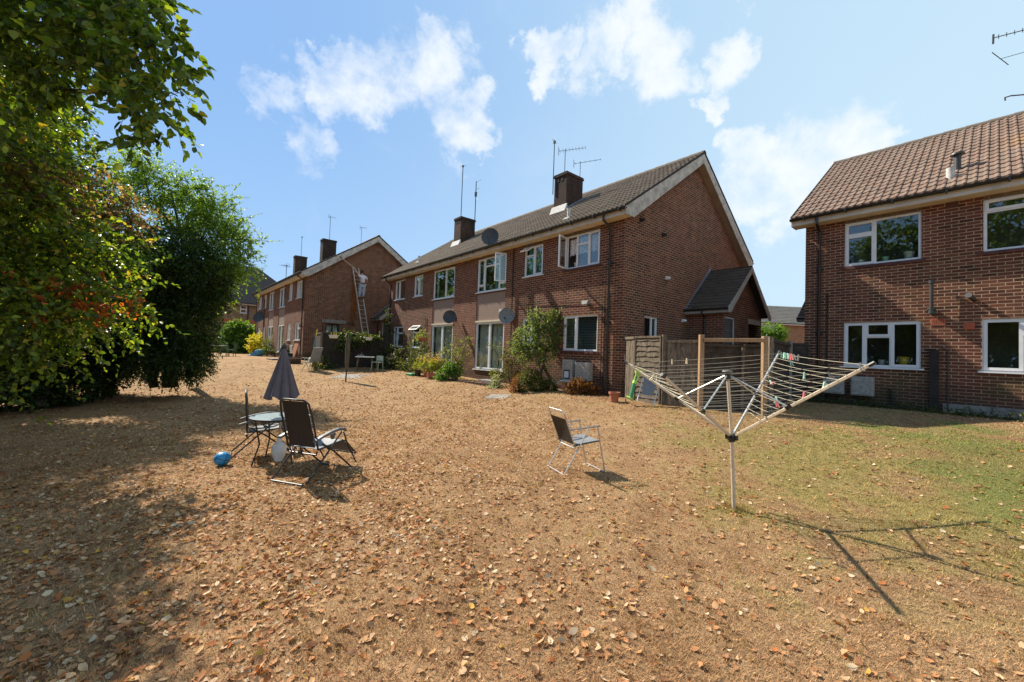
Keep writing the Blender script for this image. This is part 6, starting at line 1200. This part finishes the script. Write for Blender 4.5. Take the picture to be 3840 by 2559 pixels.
P = at(1162, 1345, 20.0); g = float(gz(P[0], P[1])); br = thing('broom', 'blue and yellow handled broom leaning on the fence post', 'broom', (P[0], P[1], g)); tp = at(1190, 1235, 20.6)-np.array(br.location); mb = MB(); mb.tube([(0, 0, 0), tp*.8], .014, 6); mb.build('handle', 'light_blue', br); mb = MB(); mb.tube([tp*.8, tp], .03, 6); mb.build('grip', 'yellow_plastic', br)
flat_ = MB(); flat_.box(-.14, .14, -.02, .02, 0, .55); o = flat_.build('plank', 'wood_old', None); P = at(1187, 1378, 19.6); o.location = (P[0], P[1], float(gz(P[0], P[1]))); o.rotation_euler = (-.2, .12, R(15)); tag(o, 'short pale board propped against the corner of the dark fence', 'board')
bed('yellow_grass', 'tuft of yellow green weed at the foot of the dark fence corner', 'weed', [(1180,1375,19.3,.14,.14)], 300, .05, YEL, seed=231, per=8, tl=.2, droop=-.4, sub=3)
# clutter before the left block
def crate(name, label, px, py, Y, sx_, sy_, sz_, m_, rz=0, tilt=0, cat='box', group=None):
    P = at(px, py, Y); t_ = MB(); t_.box(-sx_/2, sx_/2, -sy_/2, sy_/2, 0, sz_); o = t_.build(name, m_, None, bevel=.015); o.location = (P[0], P[1], float(gz(P[0], P[1]))+.01); o.rotation_euler = (tilt, 0, rz); return tag(o, label, cat, group)
cr = MB(); cr.box(-.26, .26, -.18, .18, 0, .04)
for s_ in ((-.26, -.23, -.18, .18), (.23, .26, -.18, .18), (-.23, .23, -.18, -.15), (-.23, .23, .15, .18)): cr.box(*s_, .04, .22)
o1 = cr.build('crate', 'garden_green', None, bevel=.01); P = at(1063, 1335, 23.6); o1.location = (P[0], P[1], float(gz(P[0], P[1]))+.45); o1.rotation_euler = (R(60), R(20), R(30)); tag(o1, 'dark crate tipped on its side, upper of two by the left block', 'crate', 'dark crates by the left block')
o2 = o1.copy(); C.objects.link(o2); P = at(1077, 1345, 23.2); o2.location = (P[0], P[1], float(gz(P[0], P[1]))+.22); o2.rotation_euler = (R(50), R(10), R(20)); o2['label'] = 'dark crate tipped on its side, lower of two by the left block'
lean = MB(); lean.box(-.4, .4, -.02, .02, 0, 1.05); o = lean.build('leaning_board', 'rust', None); P = at(1093, 1345, 23.5); o.location = (P[0], P[1], float(gz(P[0], P[1]))); o.rotation_euler = (R(-14), 0, R(-48)); tag(o, 'brown board leaning against the left block wall', 'board')
lean = MB(); lean.bar((-.55, 0, .05), (.55, 0, .45), .16, .03); o = lean.build('pale_plank', 'wood_old', None); P = at(1098, 1350, 22.6); o.location = (P[0], P[1], float(gz(P[0], P[1]))-.05); tag(o, 'pale plank sloping down behind the green armchair', 'plank')
crate('brick_pile', 'low heap of bricks before the brown leaning board', 1095, 1372, 21.8, .8, .35, .28, 'brick', R(20), cat='bricks'); crate('stepping_stone', 'flat grey stone on the grass before the left block', 1030, 1345, 24.5, 1.0, .6, .06, 'concrete', R(-40), cat='stone')
bh = thing('kayak_shell', 'blue plastic paddling shell tipped up on the grass', 'paddling pool', (*at(962, 1332, 30)[:2], float(gz(*at(962, 1332, 30)[:2]))), R(-12)); mb = MB()
mb.prism([(-.62, .0), (.30, .0), (.42, .25), (.34, .50), (.10, .38), (-.25, .12)], -.35, .35, lambda a, b, hh: (a, hh, b)); mb.build('shell', 'light_blue', bh, bevel=.05)
mb = MB(); mb.prism([(.30, .03), (.38, .25), (.31, .44), (.08, .33), (-.2, .1)], -.355, -.351, lambda a, b, hh: (a, hh, b)); mb.build('hollow', 'blue_plastic', bh)
bed('golden_shrub', 'golden yellow shrub at the far corner of the left block', 'shrub', [(955,1285,33.5,.45,.5),(965,1270,33.5,.4,.35),(945,1300,33.2,.35,.35),(975,1290,33,.3,.4)], 75, .09, [(.46,.42,.04),(.34,.36,.05),(.55,.46,.06)], seed=232, per=10, tl=.3, droop=-.1, sub=6)
bed('privet_bush', 'large rounded green bush before the far buff house', 'bush', [(890,1262,37,1.2,1.5),(860,1280,37,.9,1.1),(925,1285,36.5,.9,1.1),(895,1235,37.2,.9,.7),(920,1240,37,.7,.6),(850,1310,36.5,.9,.5),(920,1315,36.5,.9,.5),(870,1245,37,.6,.6)], 50, .13, [(.10,.19,.03),(.05,.10,.02),(.15,.26,.04)], seed=233, per=11, tl=.5, droop=.2, sub=8)
bed('wall_plants', 'green plants beside the patio doors of the left block', 'plant', [(1003,1290,30.5,.25,.5),(990,1310,31,.35,.25),(1008,1315,30,.35,.25)], 70, .09, OLV+[(.14,.20,.05)], seed=234, per=9, tl=.3, sub=4)
P = at(828, 1340, 27); gp = float(gz(P[0], P[1])); simple_table('white round garden table far off on the lawn before the bush', (P[0]-.15, P[1], gp), .95, .95, .70, 'white_plastic', 'garden_green', 0, True)
for i, (dx, dy, lab) in enumerate(((-.25, .55, 'green slatted garden chair behind the far white table'), (.55, .15, 'green slatted garden chair right of the far white table'), (-.45, -.45, 'green slatted garden chair at the near left of the far white table'))):
    t_ = thing('garden_chair', lab, 'chair', (P[0]+dx, P[1]+dy, gp), math.atan2(-dy, -dx)-math.pi/2, 'green chairs round the far white table')
    for sx_ in (-1, 1):
        for sy_ in (-1, 1): mb = MB(); mb.tube([(sx_*.2, sy_*.2, 0), (sx_*.2, sy_*.2-(.06 if sy_ < 0 else 0), .86 if sy_ < 0 else .62)], .02, 6); mb.build('leg', 'garden_green', t_)
    mb = MB(); mb.box(-.22, .22, -.2, .22, .40, .44); mb.build('seat', 'garden_green', t_); mb = MB()
    for k in range(6): mb.box(-.2+.075*k, -.165+.075*k, -.25, -.23, .44, .90)
    mb.box(-.22, .22, -.26, -.22, .88, .94); mb.build('backrest', 'garden_green', t_)
bed('gap_bush', 'bright green bush in the gap before the orange brick house', 'bush', [(2895,1250,30,.9,.8),(2880,1275,30,.8,.7),(2915,1262,29.5,.5,.6)], 40, .12, [(.10,.19,.03),(.05,.10,.02),(.15,.26,.04)], seed=235, per=10, tl=.5, sub=8)
gf = thing('garden_fence', 'dark fence across the gap behind the side fence', 'fence', (9.0, 20.0, 0.0)); fpanel('board', (7.0, 20.4), (16.5, 18.6), 1.45, -.4, gf, gf.location, 'dark_wood')

# ---- ladder and man cleaning the gable
def lpt(v_, z, out): return Vector((out, v_, z))          # in the left block's local frame
def wl(v_, z, out): return np.array(HLm @ lpt(v_, z, out))
HLm = Matrix.Translation(HL.location) @ Matrix.Rotation(HL.rotation_euler[2], 4, 'Z')
lad = thing('ladder', 'long aluminium ladder leaning on the gable of the left block', 'ladder', wl(3.35, 0, 1.5)); lo = np.array(lad.location)
# bottom out 1.5 m, top on the wall; slight sideways lean as in the photo
def onl(side, f): return wl(2.86+.62*(1-f)+side*.19, .0+5.95*f, 1.55-1.48*f)
for sd_ in (-1, 1): mb = MB(); mb.bar(onl(sd_, 0)-lo, onl(sd_, 1)-lo, .03, .065); mb.build('stile', 'alu', lad)
for k in range(21): f = .03+.0463*k; mb = MB(); mb.tube([onl(-1, f)-lo, onl(1, f)-lo], .016, 6); mb.build('rung', 'alu', lad)
# man
mf = onl(0, .655); man = thing('person', 'man in pale shirt and light jeans standing on the ladder, holding up a long pole', 'person', mf, R(-48.812)); 
# local frame of man: +x out of wall, +y towards the back of the house (right in the picture), z up. origin = feet rung
def skin(name, V, E, Rr, m_, sub=2, root=0):
    me = bpy.data.meshes.new(name); me.from_pydata([tuple(v) for v in V], E, []); o = bpy.data.objects.new(name, me); C.objects.link(o); o.parent = man
    me.materials.append(M[m_]); md = o.modifiers.new('s', 'SKIN'); md.use_smooth_shade = True
    for i, r_ in enumerate(Rr): me.skin_vertices[0].data[i].radius = (r_ if hasattr(r_, '__len__') else (r_, r_)); me.skin_vertices[0].data[i].use_root = (i == root)
    s_ = o.modifiers.new('d', 'SUBSURF'); s_.levels = sub; s_.render_levels = sub; return o
X = .26                                                     # body stands out from the ladder
V = [(X-.02, 0, .92), (X+.02, 0, 1.05), (X+.02, 0, 1.25), (X+.0, -.01, 1.40), (X-.02, -.02, 1.50), (X-.04, -.03, 1.58), (X-.05, -.04, 1.66), (X-.04, -.04, 1.73),
     (X-.0, -.17, 1.41), (X-.10, -.30, 1.58), (X-.20, -.40, 1.78), (X-.22, -.43, 1.84),
     (X-.0, .18, 1.39), (X-.04, .33, 1.20), (X-.18, .26, 1.05), (X-.23, .22, 1.05),
     (X-.02, -.10, .86), (X-.06, -.11, .50), (X-.12, -.11, .10), (X-.24, -.11, .05), (X-.02, .10, .86), (X-.0, .11, .52), (X-.10, .10, .10), (X-.24, .10, .05)]
E_ = [(0, 1), (1, 2), (2, 3), (3, 4), (4, 5), (5, 6), (6, 7), (3, 8), (8, 9), (9, 10), (10, 11), (3, 12), (12, 13), (13, 14), (14, 15), (0, 16), (16, 17), (17, 18), (18, 19), (0, 20), (20, 21), (21, 22), (22, 23)]
Rr = [(.12, .15), (.11, .14), (.12, .16), (.10, .16), .055, .065, .095, .07, .065, .05, .038, .03, .065, .05, .038, .03, .10, .07, .05, .04, .10, .07, .05, .04]
nb = len(V)
for (wi, dr3, sgn) in ((11, np.array([-.25, -.35, .9]), 1), (15, np.array([-.8, -.3, .1]), -1)):   # hands: palm then five fingers
    w0 = np.array(V[wi]); d3 = dr3/np.linalg.norm(dr3); sd3 = np.cross(d3, [1, 0, 0]); sd3 /= np.linalg.norm(sd3)
    V.append(tuple(w0+d3*.07)); pi_ = len(V)-1; E_.append((wi, pi_)); Rr.append(.026)
    for k in range(4):
        b0 = w0+d3*.085+sd3*(k-1.5)*.02; V += [tuple(b0), tuple(b0+d3*(.035+.008*(k in (1, 2)))+np.array([-.01, 0, -.005])), tuple(b0+d3*.05+np.array([-.03, 0, -.015]))]; n0 = len(V)-3; E_ += [(pi_, n0), (n0, n0+1), (n0+1, n0+2)]; Rr += [.011, .010, .009]
    b0 = w0+d3*.04-sd3*.035; V += [tuple(b0), tuple(b0+d3*.03-sd3*.015)]; n0 = len(V)-2; E_ += [(pi_, n0), (n0, n0+1)]; Rr += [.012, .010]
skin('body', V, E_, Rr, 'skin')
skin('shirt', [(X+.0, 0, .96), (X+.02, 0, 1.10), (X+.02, 0, 1.26), (X+.0, -.01, 1.40), (X-.015, -.02, 1.46), (X-.0, -.17, 1.41), (X-.07, -.26, 1.52), (X-.0, .18, 1.39), (X-.03, .29, 1.26)],
     [(0, 1), (1, 2), (2, 3), (3, 4), (3, 5), (5, 6), (3, 7), (7, 8)], [(.15, .19), (.135, .175), (.145, .19), (.125, .185), .07, .09, .075, .09, .078], 'shirt')
skin('trousers', [(X-.0, 0, .93), (X-.02, -.10, .84), (X-.05, -.11, .50), (X-.11, -.11, .13), (X-.02, .10, .84), (X+.0, .11, .52), (X-.09, .10, .13)], [(0, 1), (1, 2), (2, 3), (0, 4), (4, 5), (5, 6)], [(.14, .175), .12, .095, .08, .12, .095, .08], 'jeans')
mb = MB(); hc = (X-.05, -.04, 1.70); mb.lathe([(.02, .118), (.07, .10), (.10, .05), (.105, -.02), (.09, -.09), (.06, -.10)][::-1], 14, hc); mb.build('hair', 'hair', man, smooth=True)
mb = MB(); mb.tube([(X-.155, -.04, 1.67), (X-.185, -.04, 1.65), (X-.15, -.04, 1.635)], [.012, .018, .012], 6); mb.build('nose', 'skin', man)
for s_ in (-1, 1): mb = MB(); mb.tube([(X-.14, -.04+s_*.035, 1.70), (X-.152, -.04+s_*.035, 1.70)], .012, 6); mb.build('eye', 'white_plastic', man); mb = MB(); mb.tube([(X-.04, -.04+s_*.098, 1.66), (X-.04, -.04+s_*.112, 1.69)], .02, 6); mb.build('ear', 'skin', man)
mb = MB(); mb.tube([(X-.150, -.065, 1.605), (X-.156, -.04, 1.60), (X-.150, -.015, 1.605)], .008, 5); mb.build('mouth', 'red_cloth', man)
for s_ in (-1, 1): mb = MB(); mb.box(X-.28, X-.03, s_*.105-.045, s_*.105+.045, 0.02, .10); mb.build('shoe', 'black_plastic', man, bevel=.02)
mb = MB(); mb.tube([(X-.155, 0, .955), (X, 0, .96)], .001, 4)
k = 18; mb = MB(); mb.tube([(X-.01+.155*math.cos(6.2832*i/k), .185*math.sin(6.2832*i/k), .955) for i in range(k+1)], .016, 6, False); mb.build('belt', 'black_plastic', man)
MAN = Matrix.Translation(man.location) @ Matrix.Rotation(man.rotation_euler[2], 4, 'Z')
hand = np.array(MAN @ Vector((X-.26, -.47, 1.92))); tipw = wl(1.93, 6.35, .30); lower = hand+(hand-tipw)*.12
pl = thing('cleaning_pole', 'long pole held up by the man to the white bargeboard', 'pole', hand); mb = MB(); mb.tube([lower-hand, tipw-hand], .016, 7); mb.build('shaft', 'peg_wood', pl); mb = MB(); d3 = (tipw-hand)/np.linalg.norm(tipw-hand); mb.tube([tipw-hand, tipw-hand+d3*.18], [.03, .05], 8); mb.build('brush_head', 'rust', pl)
# shift every mesh-only group label uniqueness check is by hand above
print('objects', len(C.objects))
